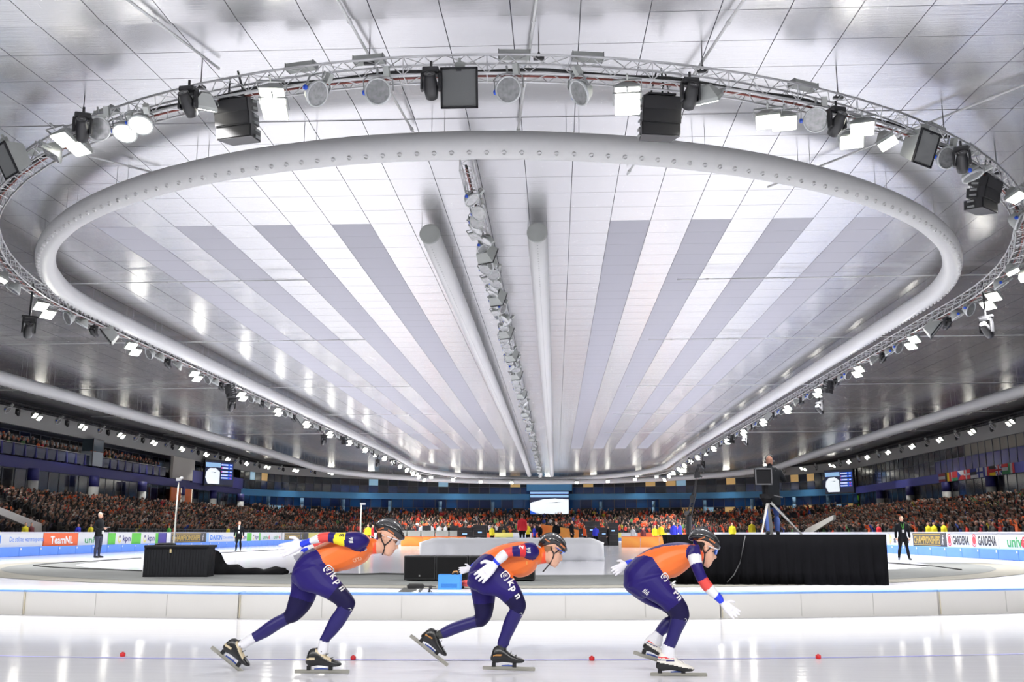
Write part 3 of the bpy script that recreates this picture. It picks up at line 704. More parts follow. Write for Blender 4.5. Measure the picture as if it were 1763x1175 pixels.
# floodlights along the wall truss
WP = resample(wall_path(1.25, 52., 1.), 7.6, closed=False)
cnt = {}
for i, (x, y) in enumerate(WP):
    s = sec(x, y); d = Vector((WC[0] - x, (90 if s != 'far' else YK) - y if s == 'far' else 0, 0)).normalized() * .8 + Vector((0, 0, -.6))
    cnt[s] = cnt.get(s, 0) + 1; wl = {'left': 'near end', 'far': 'left', 'right': 'far end'}[s]
    side = {'left': 'left', 'right': 'right', 'far': 'far'}[s]
    put('squarelit', (x, y, 10.25), look(d), f'lit floodlight on the {side} wall truss, upper of the {nth(cnt[s])} pair from the {wl}', f'lit floodlights of the {side} wall', LAMP_W * .35 if i % 2 == 0 else 0, .95)
    put('squarelit', (x + (.5 if s == 'far' else 0), y + (0 if s == 'far' else .7), 10.12), look(d), f'lit floodlight on the {side} wall truss, lower of the {nth(cnt[s])} pair from the {wl}', f'lit floodlights of the {side} wall', 0, .95)
    if i + 1 < len(WP):
        x2, y2 = (WP[i] + WP[i + 1]) / 2
        put('round', (x2, y2, 10.2), look(d), f'unlit round floodlight on the {side} wall truss, {nth(cnt[s])} from the {wl}', f'unlit floodlights of the {side} wall')
        put('moving', (x2 + .3, y2 + .9, 10.25), (0, 0, 0), f'black moving-head lamp on the {side} wall truss, {nth(cnt[s])} from the {wl}', f'moving heads of the {side} wall', 0, .8)
# unseen floodlights added behind the camera to light the skaters from the front
for i, x in enumerate(np.linspace(-22, 20, 8)):
    put('squarelit', (x, -6.5, 10.2), look((0, .75, -.66)), f'unseen floodlight added behind the camera for front light, {nth(i + 1)} from the left', 'floodlights added behind the camera', LAMP_W * .78, .95)
for e, pw, sp in QUEUE: beam(e, pw, sp)
# ================================================================ BOARDS AND PADS
BXL, BXR, BY1 = -27.6, 20.1, 128.
BC = ((BXL + BXR) / 2, BY1); BA = (BXR - BXL) / 2; BB = 27.
PADB = mat('blue pad vinyl', rgb(92, 140, 228), .5, noise=.07, nscale=1.2, bump=.2)
BOARDW = mat('white board print', rgb(226, 228, 230), .5)
SNOW = mat('board cap', rgb(214, 214, 226), .6)
def col_mat(n, *c): return mat(n, rgb(*c), .5)
P_OR = col_mat('orange print', 226, 98, 48); P_GRN = col_mat('green print', 92, 190, 64); P_BLU = col_mat('blue print', 56, 130, 226); P_DGR = col_mat('dark green print', 60, 150, 90)
P_RED = col_mat('red print', 222, 60, 70); P_GOLD = col_mat('gold print', 178, 150, 70); P_DARK = col_mat('charcoal print', 62, 62, 66); P_NAVY = col_mat('navy print', 40, 40, 120); P_BLK = col_mat('black print', 34, 36, 44); P_W = col_mat('white print', 236, 236, 236); P_YEL = col_mat('yellow print', 232, 222, 120); P_PUR = col_mat('purple print', 60, 50, 140); P_LBL = col_mat('pale blue print', 150, 190, 240)
def pad_row(X, face, y0, y1, lab):
    y = y0; i = 0
    while y < y1:
        L = 2.0 if y < 110 else 4.0
        e = MB(); e.box((0, 0, .235), (.35, L - .02, .47)); o = bevel(e.build('crash_pad', PADB, None, False, (X + face * .1, y + L / 2, 0)), .03)
        tag(o, f'blue vinyl crash pad under the {lab} boards, {nth(i + 1)} from the near end', 'crash pad', f'blue pads of the {lab} boards')
        if y < 90:
            t = MB(); t.box((face * .18, -L / 2 + .12, .36), (.02, .10, .10)); t.build('tie_tab', WHITE, o)
        y += L; i += 1
pad_row(BXL, 1, 38, 128, 'left'); pad_row(BXR, -1, 38, 128, 'right')
for i in range(26):
    a0, a1 = math.pi - math.pi * i / 26, math.pi - math.pi * (i + 1) / 26
    p, q = [(BC[0] + BA * math.cos(a), BC[1] + BB * math.sin(a)) for a in (a0, a1)]
    m = MB(); m.bar((p[0], p[1], .235), (q[0], q[1], .235), .35, .47); o = m.build('crash_pad', PADB); tag(o, f'blue vinyl crash pad on the far bend of the rink, {nth(i + 1)} from the left', 'crash pad', 'blue pads of the far bend')
    m = MB(); m.bar((p[0], p[1], .83), (q[0], q[1], .83), .08, .72); o = m.build('advertising_board', [BOARDW, P_OR, P_YEL][i % 3]); tag(o, f'plain printed advertising board on the far bend of the rink, {nth(i + 1)} from the left', 'board', 'boards of the far bend')
def board(X, face, ya, yb, m, label, name='advertising_board'):
    """one printed board; ya..yb along the hall, the printed side looks to +x (face 1) or -x (face -1)"""
    e = tag(empty(name, (X, (ya + yb) / 2, 0)), label, 'advertising board'); L = abs(yb - ya)
    b = MB(); b.box((-face * .03, 0, .82), (.06, L - .01, .72)); b.build('panel', m, e)
    b = MB(); b.box((-face * .03, 0, 1.20), (.12, L, .05)); b.build('cap_rail', SNOW, e)
    e['len'] = L; return e
def patch(e, face, t0, t1, z0, z1, m, name='print_field', lift=.004):     # t from 0 (left when read) to 1
    L = e['len']; s = 1 if face > 0 else -1
    y = lambda t: s * (t - .5) * L
    b = MB(); x = face * lift; b.add([(x, y(t0), z0), (x, y(t1), z0), (x, y(t1), z1), (x, y(t0), z1)], [(0, 1, 2, 3) if face > 0 else (0, 1, 2, 3)]); return b.build(name, m, e)
def write(e, face, t, s, m, h, width, z=.60, bold=.02):
    L = e['len']; yd = 1 if face > 0 else -1
    return lettering(s, m, e, (0, yd * (t - .5) * L, z), (0, yd, 0), h, width, bold)
def disc(e, face, t, z, r, m, n=16, name='emblem', lift=.007, r2=None, a0=0, a1=2 * math.pi):
    L = e['len']; yd = 1 if face > 0 else -1; b = MB(); c = yd * (t - .5) * L; x = face * lift
    if r2 is None: b.add([(x, c + r * math.cos(2 * math.pi * k / n), z + r * math.sin(2 * math.pi * k / n)) for k in range(n)], [tuple(range(n))])
    else:
        for k in range(n):
            q = [a0 + (a1 - a0) * (k + d) / n for d in (0, 1)]
            b.add([(x, c + yd * rr_ * math.cos(a), z + rr_ * math.sin(a)) for rr_, a in ((r2, q[0]), (r, q[0]), (r, q[1]), (r2, q[1]))], [(0, 1, 2, 3)])
    return b.build(name, m, e)
def runner(e, face, t, z, h, m):       # little white skater figure in profile
    L = e['len']; yd = 1 if face > 0 else -1; c = yd * (t - .5) * L; x = face * .008; b = MB()
    def limb(p, q, w_):
        (a, b_), (a2, b2) = p, q; d = math.hypot(a2 - a, b2 - b_); nx, ny = -(b2 - b_) / d * w_, (a2 - a) / d * w_
        b.add([(x, c + yd * h * u, z + h * v) for u, v in ((a + nx, b_ + ny), (a - nx, b_ - ny), (a2 - nx, b2 - ny), (a2 + nx, b2 + ny))], [(0, 1, 2, 3)])
    limb((-.05, .45), (.10, .85), .09); limb((-.02, .48), (.12, .28), .06); limb((.12, .28), (.02, 0), .05); limb((-.05, .45), (-.14, .22), .06); limb((-.14, .22), (-.36, .06), .045); limb((.08, .8), (-.14, .66), .04); limb((.08, .8), (.28, .62), .04)
    b.add([(x, c + yd * h * (.15 + .085 * math.cos(a)), z + h * (.97 + .085 * math.sin(a))) for a in (2 * math.pi * k / 10 for k in range(10))], [tuple(range(10))])
    return b.build('skater_emblem', m, e)
def YL(px): return atx(px, 930, BXL).y
def YR(px): return atx(px, 935, BXR).y
# left side, read from the near end to the far end (reading direction +y)
e = board(BXL, 1, YL(-62), YL(74), BOARDW, 'white board with blue handwritten-style slogan at the left picture edge')
write(e, 1, .22, 'DAIKIN', P_BLU, .36, (YL(6) - YL(-62)) * .9, .68, .05); write(e, 1, .78, 'De stilste warmtepomp.', P_BLU, .24, (YL(73) - YL(13)), .74, .0)
e = board(BXL, 1, YL(75), YL(134), P_OR, 'orange team board with white lettering on the left')
write(e, 1, .52, 'TeamNL', P_W, .40, e['len'] * .66, .60, .04)
def unive(e, t, w_, face=1):
    L = e['len']; write(e, face, t - w_ / L * .10, 'univ', P_DGR, .36, w_ * .72, .60, .03); write(e, face, t + w_ / L * .40, 'é', P_RED, .36, w_ * .22, .60, .04)
e = board(BXL, 1, YL(134.5), YL(185), BOARDW, 'white board with green and red lettering behind the standing man on the left'); unive(e, .5, e['len'] * .62)
def kpnb(a, b, label):
    e = board(BXL, 1, a, b, P_W, label); n = 2
    for i in range(n):
        o = i / n; patch(e, 1, o, o + .13, .47, 1.17, P_GRN); patch(e, 1, o + .44, o + .5, .47, 1.17, P_GRN)
        disc(e, 1, o + .21, .78, .24, P_YEL); disc(e, 1, o + .21, .82, .15, P_W, lift=.009); disc(e, 1, o + .21, .95, .10, P_NAVY, lift=.011)
        write(e, 1, o + .345, 'kpn', P_NAVY, .36, e['len'] * .15, .66, .03)
    return e
kpnb(YL(186), YL(272), 'green and white board with two navy wordmarks left of the black deck box')
board(BXL, 1, YL(272.5), YL(286), P_PUR, 'short purple board between the green board and the dark gold-lettered board on the left')
def champ(X, f, a, b, label, Y):
    e = board(X, f, a, b, P_DARK, label); patch(e, f, 0, .10, .47, 1.17, P_W, lift=.003); patch(e, f, .12, .86, .52, .56, P_GOLD); patch(e, f, .12, .86, 1.08, 1.12, P_GOLD)
    write(e, f, .49, 'CHAMPIONSHIPS', P_GOLD, .38, e['len'] * .72, .62, .05); runner(e, f, .92, .56, .5, P_W); return e
champ(BXL, 1, YL(286.5), YL(354), 'charcoal board with gold capitals beside the lamp pole on the left', YL)
e = board(BXL, 1, YL(355), YL(404), BOARDW, 'white board with bold blue capitals left of the far standing man'); patch(e, 1, 0, .08, .47, 1.17, P_LBL); write(e, 1, .33, 'DAIKIN', P_BLU, .36, e['len'] * .40, .64, .05); write(e, 1, .76, 'De stilste', P_BLU, .22, e['len'] * .36, .70, .0)
kpnb(YL(405), YL(448), 'green and white board with navy wordmarks right of the far standing man')
e = board(BXL, 1, YL(448.5), YL(485), BOARDW, 'white board with two small green and red wordmarks on the far left side'); unive(e, .25, e['len'] * .34); unive(e, .75, e['len'] * .34)
champ(BXL, 1, YL(485.5), YL(521), 'charcoal board with gold capitals at the far end of the left side', YL)
e = board(BXL, 1, YL(521.5), 128, P_YEL, 'pale yellow board at the far end of the left side'); patch(e, 1, .0, .12, .47, 1.17, P_BLK); patch(e, 1, .4, .5, .47, 1.17, P_BLK); patch(e, 1, .7, .74, .47, 1.17, P_W)
board(BXL, 1, 38., YL(-63), P_GRN, 'green board just outside the left picture edge')
# right side, read from far to near (reading direction -y)
e = board(BXR, -1, 128, YR(1531), BOARDW, 'white board hidden behind the black draped platform')
e = board(BXR, -1, YR(1531), YR(1566), BOARDW, 'white board with an orange emblem behind the standing man on the right')
disc(e, -1, .10, .82, .20, P_YEL, r2=.08); patch(e, -1, .04, .08, .5, 1.1, col_mat('amber print', 236, 160, 50)); write(e, -1, .30, 'a', P_BLK, .34, e['len'] * .12, .62, .04); write(e, -1, .93, 'e', P_BLK, .34, e['len'] * .10, .62, .04)
champ(BXR, -1, YR(1566.5), YR(1629), 'charcoal board with gold capitals behind the red-jacketed official on the right', YR)
e = board(BXR, -1, YR(1630), YR(1719), BOARDW, 'white board with two black wordmarks and red round emblems')
for t in (0., .5):
    disc(e, -1, t + .065, .82, .20, P_RED, 14); disc(e, -1, t + .065, .82, .30, P_RED, 14, r2=.25, a0=.4, a1=2.6); disc(e, -1, t + .065, .82, .30, P_RED, 14, r2=.25, a0=3.5, a1=5.8); write(e, -1, t + .30, 'GARDENA', P_BLK, .40, e['len'] * .33, .62, .05)
e = board(BXR, -1, YR(1719.5), 38., BOARDW, 'white board with large green and red lettering at the right picture edge'); L_ = e['len']
w0 = abs(YR(1731) - YR(1790)); write(e, -1, abs(YR(1719.5) - YR(1747)) / L_, 'univ', P_DGR, .44, abs(YR(1731) - YR(1757)), .58, .04); write(e, -1, abs(YR(1719.5) - YR(1762)) / L_, 'é', P_RED, .44, abs(YR(1758) - YR(1766.5)), .58, .05)

# ================================================================ STANDS
CONC = mat('stand concrete', rgb(58, 56, 54), .85, noise=.2, nscale=1.5)
def tiers(side):
    n = 13; rows = []
    if side == 'left': x0, x1 = BXL - 2.2, XL + 1.0
    else: x0, x1 = BXR + 2.2, XR - 1.0
    mb = MB(); s = 1 if side == 'right' else -1
    for i in range(n):
        xa = x0 + (x1 - x0) * i / n; xb = x0 + (x1 - x0) * (i + 1) / n; z = .55 + 2.75 * (i / (n - 1)) ** 1.15
        mb.box(((xa + xb) / 2, 86, z / 2), (abs(xb - xa), 94, z)); rows.append(((xa + xb) / 2, z))
    tag(mb.build('stand_' + side, CONC), f'stepped concrete grandstand on the {side}', kind='structure')
    return rows
ROWS_L, ROWS_R = tiers('left'), tiers('right')
for X0, X1, sd in ((BXL - 2.2, BXL - .1, 'left'), (BXR + .1, BXR + 2.2, 'right')):
    m = MB(); m.box(((X0 + X1) / 2, 86, .22), (X1 - X0, 94, .44)); tag(m.build('walkway_' + sd, CONC), f'concrete walkway between the boards and the {sd} grandstand', kind='structure')
mb = MB(); NF = 11; ROWS_F = []
for i in range(NF):
    f = i / NF; z = .7 + 2.7 * i / (NF - 1); ra = (BA + 2 + (WA - BA - 3) * f, BB + 1.5 + (WB - BB - 2.5) * f); rb = (BA + 2 + (WA - BA - 3) * (f + 1 / NF), BB + 1.5 + (WB - BB - 2.5) * (f + 1 / NF))
    cx0 = BC[0] + (WC[0] - BC[0]) * f; cy0 = BC[1] + (WC[1] - BC[1]) * f
    rs = []
    for k in range(61):
        a = math.pi - math.pi * k / 60; rs.append([Vector((cx0 + r[0] * math.cos(a), cy0 + r[1] * math.sin(a), zz)) for r, zz in ((ra, 0), (ra, z), (rb, z), (rb, 0))])
    mb.rings(rs); ROWS_F.append((cx0, cy0, (ra[0] + rb[0]) / 2, (ra[1] + rb[1]) / 2, z))
tag(mb.build('stand_far', CONC), 'stepped concrete grandstand round the far bend', kind='structure')
# ---- spectators: a low figure with hips, torso, arms, neck, head and hair
def spectator(arms=0, stand=0):
    """vertices, faces, part ids (0 trousers, 1 jacket, 2 skin, 3 hair) facing -y, feet/seat at z=0"""
    b = MB(); hz_ = .42 if stand else 0.
    def ring(z, rx, ry, y=0., n=7): return [Vector((rx * math.cos(2 * math.pi * k / n), y + ry * math.sin(2 * math.pi * k / n), z + hz_)) for k in range(n)]
    if stand: b.rings([[p - Vector((0, 0, hz_)) for p in ring(0, .12, .10)], ring(.45, .17, .12)], 0)
    else: b.rings([ring(.40, .18, .14), ring(.46, .19, .30, -.16), ring(.56, .18, .22, -.08)], 0)
    b.rings([ring(.44, .19, .14), ring(.70, .20, .13), ring(.92, .225, .12), ring(1.0, .13, .08)], 1)
    for s in (-1, 1):
        if arms: b.path([(s * .21, 0, .92 + hz_), (s * .27, -.16, .98 + hz_), (s * .14, -.26, 1.18 + hz_)], [.06, .05, .045], 5, 1)
        else: b.path([(s * .21, 0, .92 + hz_), (s * .26, -.06, .68 + hz_), (s * .10, -.24, .60 + hz_)], [.065, .055, .045], 5, 1)
    b.rings([ring(1.0, .05, .05), ring(1.06, .05, .05)], 2)
    b.rings([ring(1.04, .04, .05, -.02), ring(1.10, .075, .09, -.01), ring(1.18, .082, .10, -.01), ring(1.25, .07, .085)], 2)
    b.rings([ring(1.16, .084, .06, .05), ring(1.23, .088, .09, .015), ring(1.29, .06, .07, .01)], 3)
    return b
SPEC = [spectator(0, 0), spectator(1, 0), spectator(0, 1), spectator(1, 1)]
JK = [rgb(*c) for c in ((22, 22, 26), (30, 28, 30), (44, 40, 38), (26, 30, 48), (58, 52, 46), (70, 64, 60), (34, 40, 36), (84, 70, 58), (48, 30, 30), (22, 22, 26), (40, 42, 50), (96, 92, 88), (62, 58, 70))]
OJ = [rgb(*c) for c in ((226, 92, 40), (214, 78, 36), (200, 60, 40), (170, 50, 40), (230, 110, 60))]
XJ = [rgb(*c) for c in ((200, 200, 200), (190, 170, 60), (50, 70, 150), (90, 130, 80), (170, 40, 50))]
SK = [rgb(*c) for c in ((158, 116, 98), (140, 100, 84), (174, 134, 114))]  # skin darkened, dim light of the stands put into the colour
HR = [rgb(*c) for c in ((60, 44, 34), (110, 84, 58), (150, 140, 130), (30, 26, 24), (190, 180, 168), (224, 98, 44))]
def cmat(kind, c): return mat(f'{kind} {int(c[0]*999)} {int(c[1]*999)} {int(c[2]*999)}', c, .8)
def jacket(rg, po):
    u = rg.random()
    return rg.choice(OJ) if u < po else (rg.choice(XJ) if u < po + .06 else rg.choice(JK))
JK = [tuple(v * .6 for v in c) for c in JK]  # dim light of the stands put into the jacket colours
rg = random.Random(5); seats = []
for side, rows in (('left', ROWS_L), ('right', ROWS_R)):
    rz = math.pi / 2 if side == 'left' else -math.pi / 2
    for i, (x, z) in enumerate(rows):
        y = 46.
        while y < 131:
            if side == 'left' and (58.5 < y - i * .75 < 61.2 or (97 < y < 99)): y += .52; continue
            if rg.random() < .95: seats.append((side, x + rg.uniform(-.1, .1), y, z, rz + rg.uniform(-.35, .35), jacket(rg, .025 if side == 'left' else .07), i + 1))
            y += .52 + rg.uniform(0, .06)
for (cx0, cy0, ax, by, z) in ROWS_F:
    a = .02
    while a < math.pi - .02:
        x, y = cx0 + ax * math.cos(a), cy0 + by * math.sin(a)
        if rg.random() < .96: seats.append(('far', x, y, z, math.atan2(cy0 - y, cx0 - x) + math.pi / 2 + rg.uniform(-.3, .3), jacket(rg, .17)))
        a += (.52 + rg.uniform(0, .06)) / math.hypot(ax * math.sin(a), by * math.cos(a))
# gallery spectators on the left balcony
for i in range(2):
    y = 57.
    while y < 104:
        if not (86 < y < 88.2): seats.append(('gallery', XL - .35 - .8 * i, y, 7.05 + .3 * i - .1, math.pi / 2 + rg.uniform(-.3, .3), jacket(rg, .03)))
        y += .6 + rg.uniform(0, .25)
def px_scale(s):
    q = in_view(s[1], s[2], s[3] + .9)
    if not q or not (2 < q[0] < 1761): return 0
    if s[0] in('left', 'right') and s[3] < .75: return q[2] * .6       # half hidden by the boards
    return q[2]
seats.sort(key=px_scale, reverse=True)
LBL = dict(left='seated spectator in the packed left grandstand', right='seated spectator in the packed right grandstand', far='spectator in the packed stand round the far bend', gallery='spectator behind the glass rail of the left balcony')
SPM = {}; rowc = {}
def tone(c):
    r, g, b = [v ** .45 for v in c]
    if max(r, g, b) - min(r, g, b) < .09: return 'black' if max(r, g, b) < .2 else ('dark grey' if max(r, g, b) < .5 else 'pale grey')
    if r > .6 and g < .55: return 'orange' if g > .3 else 'red'
    if r > .6: return 'yellow'
    if b > r and b > g: return 'navy blue'
    if g > r: return 'dark green'
    return 'brown' if g > .15 else 'dark red'
seat_no = {}; _cn = {}
for s in sorted((q for q in seats[:300]), key=lambda q: q[2]):
    _k = (s[0], s[6] if len(s) > 6 else 0); _cn[_k] = _cn.get(_k, 0) + 1; seat_no[id(s)] = _cn[_k]
HAIRM = [cmat('hair', c) for c in HR]; SKM = [cmat('skin', c) for c in SK]; TRO = cmat('trousers', JK[0])
for s in seats[:300]:
    kd = rg.randrange(2) if s[0] != 'gallery' else 2; key = (kd, s[5], rg.randrange(3), rg.randrange(5))
    if key not in SPM: SPM[key] = SPEC[kd].mesh('person', [TRO, cmat('jacket', s[5]), SKM[key[2]], HAIRM[key[3]]])
    o = link('person', SPM[key], None, (s[1], s[2], s[3]), (0, 0, s[4])); sc = rg.uniform(.93, 1.06); o.scale = (sc, sc, sc)
    
    tag(o, f'spectator in {tone(s[5])}, {nth(s[6])} row of the {s[0]} grandstand, {nth(seat_no[id(s)])} from the near end' if s[0] in ('left', 'right') else LBL[s[0]], 'person', {'left': 'left grandstand crowd', 'right': 'right grandstand crowd', 'far': 'far stand crowd', 'gallery': 'balcony crowd'}[s[0]])
CROWD = bpy.data.materials.new('crowd clothes'); CROWD.use_nodes = True
_a = CROWD.node_tree.nodes.new('ShaderNodeVertexColor'); _a.layer_name = 'tone'; CROWD.node_tree.links.new(_a.outputs['Color'], CROWD.node_tree.nodes['Principled BSDF'].inputs['Base Color']); CROWD.node_tree.nodes['Principled BSDF'].inputs['Roughness'].default_value = .8
base = []
for b in SPEC: base.append((np.array([tuple(v) for v in b.v]), b.f, np.array(b.m)))
for side in ('left', 'right', 'far', 'gallery'):
    V = []; Fc = []; Cc = []; k = 0
    for s in seats[300:]:
        if s[0] != side: continue
        v, f, m = base[(rg.randrange(4) if side == 'far' else rg.randrange(2)) if side != 'gallery' else 2]; sc = rg.uniform(.9, 1.06); c, sn = math.cos(s[4]) * sc, math.sin(s[4]) * sc
        V.append(np.stack([v[:, 0] * c - v[:, 1] * sn + s[1], v[:, 0] * sn + v[:, 1] * c + s[2], v[:, 2] * sc + s[3]], 1))
        Fc += [tuple(i + k for i in q) for q in f]; k += len(v)
        pal = [JK[0], s[5], rg.choice(SK), rg.choice(HR)]; Cc += [pal[i] for i in m]
    if not V: continue
    me = bpy.data.meshes.new('crowd'); me.from_pydata(np.vstack(V).tolist(), [], Fc); me.materials.append(CROWD)
    at = me.attributes.new('tone', 'FLOAT_COLOR', 'CORNER'); n = np.fromiter((len(q) for q in Fc), int)
    at.data.foreach_set('color', np.repeat(np.hstack([np.array(Cc), np.ones((len(Cc), 1))]), n, axis=0).astype(np.float32).ravel())
    tag(link('crowd', me), {'left': 'dense crowd filling the rest of the left grandstand', 'right': 'dense crowd filling the rest of the right grandstand', 'far': 'dense crowd dotted with orange round the far bend', 'gallery': 'rest of the crowd on the left balcony'}[side], 'crowd', kind='stuff')
# ---- left balcony rail, booth, stairs wall, screens, flags, signs
RAILG = glass('balcony glass', rgb(34, 40, 66), .1)
root = tag(empty('balcony_rail', (XL + .55, 57, 7.05)), 'glass balustrade with dark blue posts along the left balcony', 'railing')
gm = MB(); gm.box((0, .82, .45), (.03, 1.56, .82)); gmesh = gm.mesh('pane', RAILG); pmh = MB(); pmh.prism([(-.06, 0), (.10, 0), (.0, .95), (-.06, .95)], -.09, .09); pmesh = pmh.mesh('post', NAVY)
for i in range(28):
    link('pane', gmesh, root, (0, i * 1.66, 0)); link('post', pmesh, root, (0.02, i * 1.66, 0))
m = MB(); m.tube((0, 0, .95), (0, 28 * 1.66, .95), .03); m.build('handrail', STEEL, root)
e = tag(empty('glass_booth', (XL + .3, 87.1, 7.05)), 'narrow glass booth with frosted lower half on the left balcony', 'booth')
for z0, z1, mm in ((0, 1.3, mat('frosted glass', rgb(170, 180, 186), .4)), (1.3, 2.4, glass('booth glass', rgb(70, 84, 92)))):
    m = MB(); m.box((.5, 0, (z0 + z1) / 2), (.04, 2.0, z1 - z0 - .04)); m.box((0, -1.0, (z0 + z1) / 2), (1.0, .04, z1 - z0 - .04)); m.build('pane', mm, e)
m = MB()
for y in (-1, 1): m.box((.5, y, 1.2), (.07, .07, 2.4))
m.box((.5, 0, 2.4), (.07, 2.07, .07)); m.build('frame', DKGREY, e)
m = MB(); m.box((0, 0, 0), (.3, 6.5, 2.4)); tag(m.build('wall_panel_left', mat('cream wall panel', rgb(196, 192, 184), .7), None, False, (XL + .1, 109.5, 8.25)), 'cream wall panel at the end of the left balcony', kind='structure')
m = MB(); m.box((0, 0, 0), (.3, 18.5, 1.4)); tag(m.build('wall_panel_blue', NAVY, None, False, (XL + .12, 121.5, 7.6)), 'dark blue cladding under the left screen', kind='structure')
m = MB(); m.prism([(q_.y, q_.z) for q_ in (atx(-40, 862, BXL - 2), atx(-40, 874, BXL - 2), atx(40, 907, BXL - 2), atx(40, 916, BXL - 2), atx(63, 916, BXL - 2), atx(63, 902, BXL - 2))], BXL - 2.0, BXL - 1.7, axis='x'); tag(m.build('wall_stair_left', LOWW), 'pale stair wall at the front of the left grandstand', kind='structure')
m = MB(); m.prism([(q_.y, q_.z) for q_ in (atx(1385, 917, BXR + 2.4), atx(1390, 911, BXR + 2.4), atx(1437, 887, BXR + 2.4), atx(1437, 895, BXR + 2.4), atx(1402, 917, BXR + 2.4))], BXR + 2.3, BXR + 2.5, axis='x'); tag(m.build('wall_stair_right', LOWW), 'pale sloping stair wall in the right grandstand', kind='structure')
# steel crowd barriers behind the left boards
FEN = mat('galvanised barrier', rgb(92, 94, 96), .5, .6)
bar = MB(); bar.tube((0, -1.1, .1), (0, -1.1, 1.1), .02, n=5); bar.tube((0, 1.1, .1), (0, 1.1, 1.1), .02, n=5); bar.tube((0, -1.1, 1.1), (0, 1.1, 1.1), .02, n=5); bar.tube((0, -1.1, .25), (0, 1.1, .25), .02, n=5)
for k in range(14): bar.tube((0, -1.0 + k * .154, .25), (0, -1.0 + k * .154, 1.1), .010, n=4)
bmm = bar.mesh('crowd_barrier', FEN)
for i in range(26):
    o = link('crowd_barrier', bmm, None, (BXL - 1.1, 65.5 + i * 2.3, .345)); tag(o, f'grey steel crowd barrier behind the left boards, {nth(i + 1)} from the near end', 'barrier', 'steel barriers of the left stand')
# screens
def screen(name, c, xdir, w_, h_, label):
    xd = Vector(xdir).normalized(); e = tag(empty(name, c, math.atan2(xd.y, xd.x)), label, 'screen')
    m = MB(); m.box((0, .2, 0), (w_ + .25, .3, h_ + .25)); m.build('casing', BLACK, e); return e
def emis(n, c, s=1.): return mat(n, c, .5, emit=s)
def quad(e, x0, x1, z0, z1, m, name, y=.03): b = MB(); b.box(((x0 + x1) / 2, y + .005, (z0 + z1) / 2), (x1 - x0, .01, z1 - z0)); return b.build(name, m, e)
def poly(e, pts, m, name, y=.02): b = MB(); b.add([(x, y, z) for x, z in pts], [tuple(range(len(pts)))]); return b.build(name, m, e)
S_W, S_BL, S_DK, S_LB, S_RD = emis('screen white', rgb(236, 244, 250), 1.3), emis('screen blue', rgb(40, 96, 220), 1.1), emis('screen dark', rgb(24, 30, 58), .8), emis('screen pale blue', rgb(150, 190, 232), 1.1), emis('screen red', rgb(220, 70, 60), 1.)
p = aty(946, 866.5, 163.5); sW = 66 * 163.5 / FPX * .985
e = screen('video_screen', p, (1, 0, 0), sW, 3.75, 'large video screen showing white ice on the far wall'); hw = sW / 2
quad(e, -hw, hw, -1.85, 1.85, S_DK, 'picture_ground'); quad(e, -hw, hw, .9, 1.8, S_LB, 'picture_stand', .02); quad(e, -hw, hw, 1.3, 1.5, S_DK, 'picture_roof', .015)
poly(e, [(-hw, -1.2), (-hw * .6, -1.8), (hw, -1.8), (hw, .55), (hw * .3, .72), (-hw * .3, .62), (-hw, .0)], S_W, 'picture_ice', .012); poly(e, [(-hw * .1, .02), (hw * .35, .12), (hw * .6, .08), (hw * .35, -.02)], S_DK, 'picture_figure', .008)
poly(e, [(-hw, -1.2), (-hw * .6, -1.8), (-hw, -1.8)], S_BL, 'picture_corner', .010)
m = MB(); m.box((0, .2, 2.6), (sW + 1.2, .4, 1.2)); m.build('header', SKYB, e)
def score(c, xd, label):
    e = screen('score_screen', c, xd, 8.6, 3.7 * 1.6, label); e.scale = (SCS, 1, SCS)
    K = 1.5
    quad(e, -4.3, 4.3, -1.85 * K, 1.85 * K, S_DK, 'picture_ground'); quad(e, -4.2, .3, .9 * K, 1.6 * K, S_LB, 'picture_stand', .02)
    poly(e, [(-4.2, -.8 * K), (-3.4, -1.75 * K), (.1, -1.75 * K), (.1, .2 * K), (-1.2, .75 * K), (-3.0, .7 * K), (-4.0, .1 * K)], S_W, 'picture_ice', .015); poly(e, [(-2.2, .1), (-1.2, .2), (-.9, .12), (-1.4, .02)], S_DK, 'picture_figure', .010)
    for i, z in enumerate((1.35 * K, .85 * K, .25 * K, -.3 * K, -.75 * K)):
        quad(e, .5, 4.0, z - .25, z + .25, S_BL, 'score_row', .02); quad(e, .9, 2.6, z - .12, z + .12, S_W, 'score_line', .012); quad(e, .55, .8, z - .16, z + .16, S_RD if i in (1, 2) else S_W, 'score_flag', .012); quad(e, 3.2, 3.7, z - .1, z + .1, S_W if i < 3 else S_RD, 'score_time', .012)
    return e
SCS = .5
pL = atx(378, 815, XL + 1.6); score(pL, (.5, .87, 0), 'score screen with results list on the left wall')
pR = atx(1444, 829.5, XR - 2.6); score(pR, (.6, -.8, 0), 'score screen with results list at the right end of the far bend')
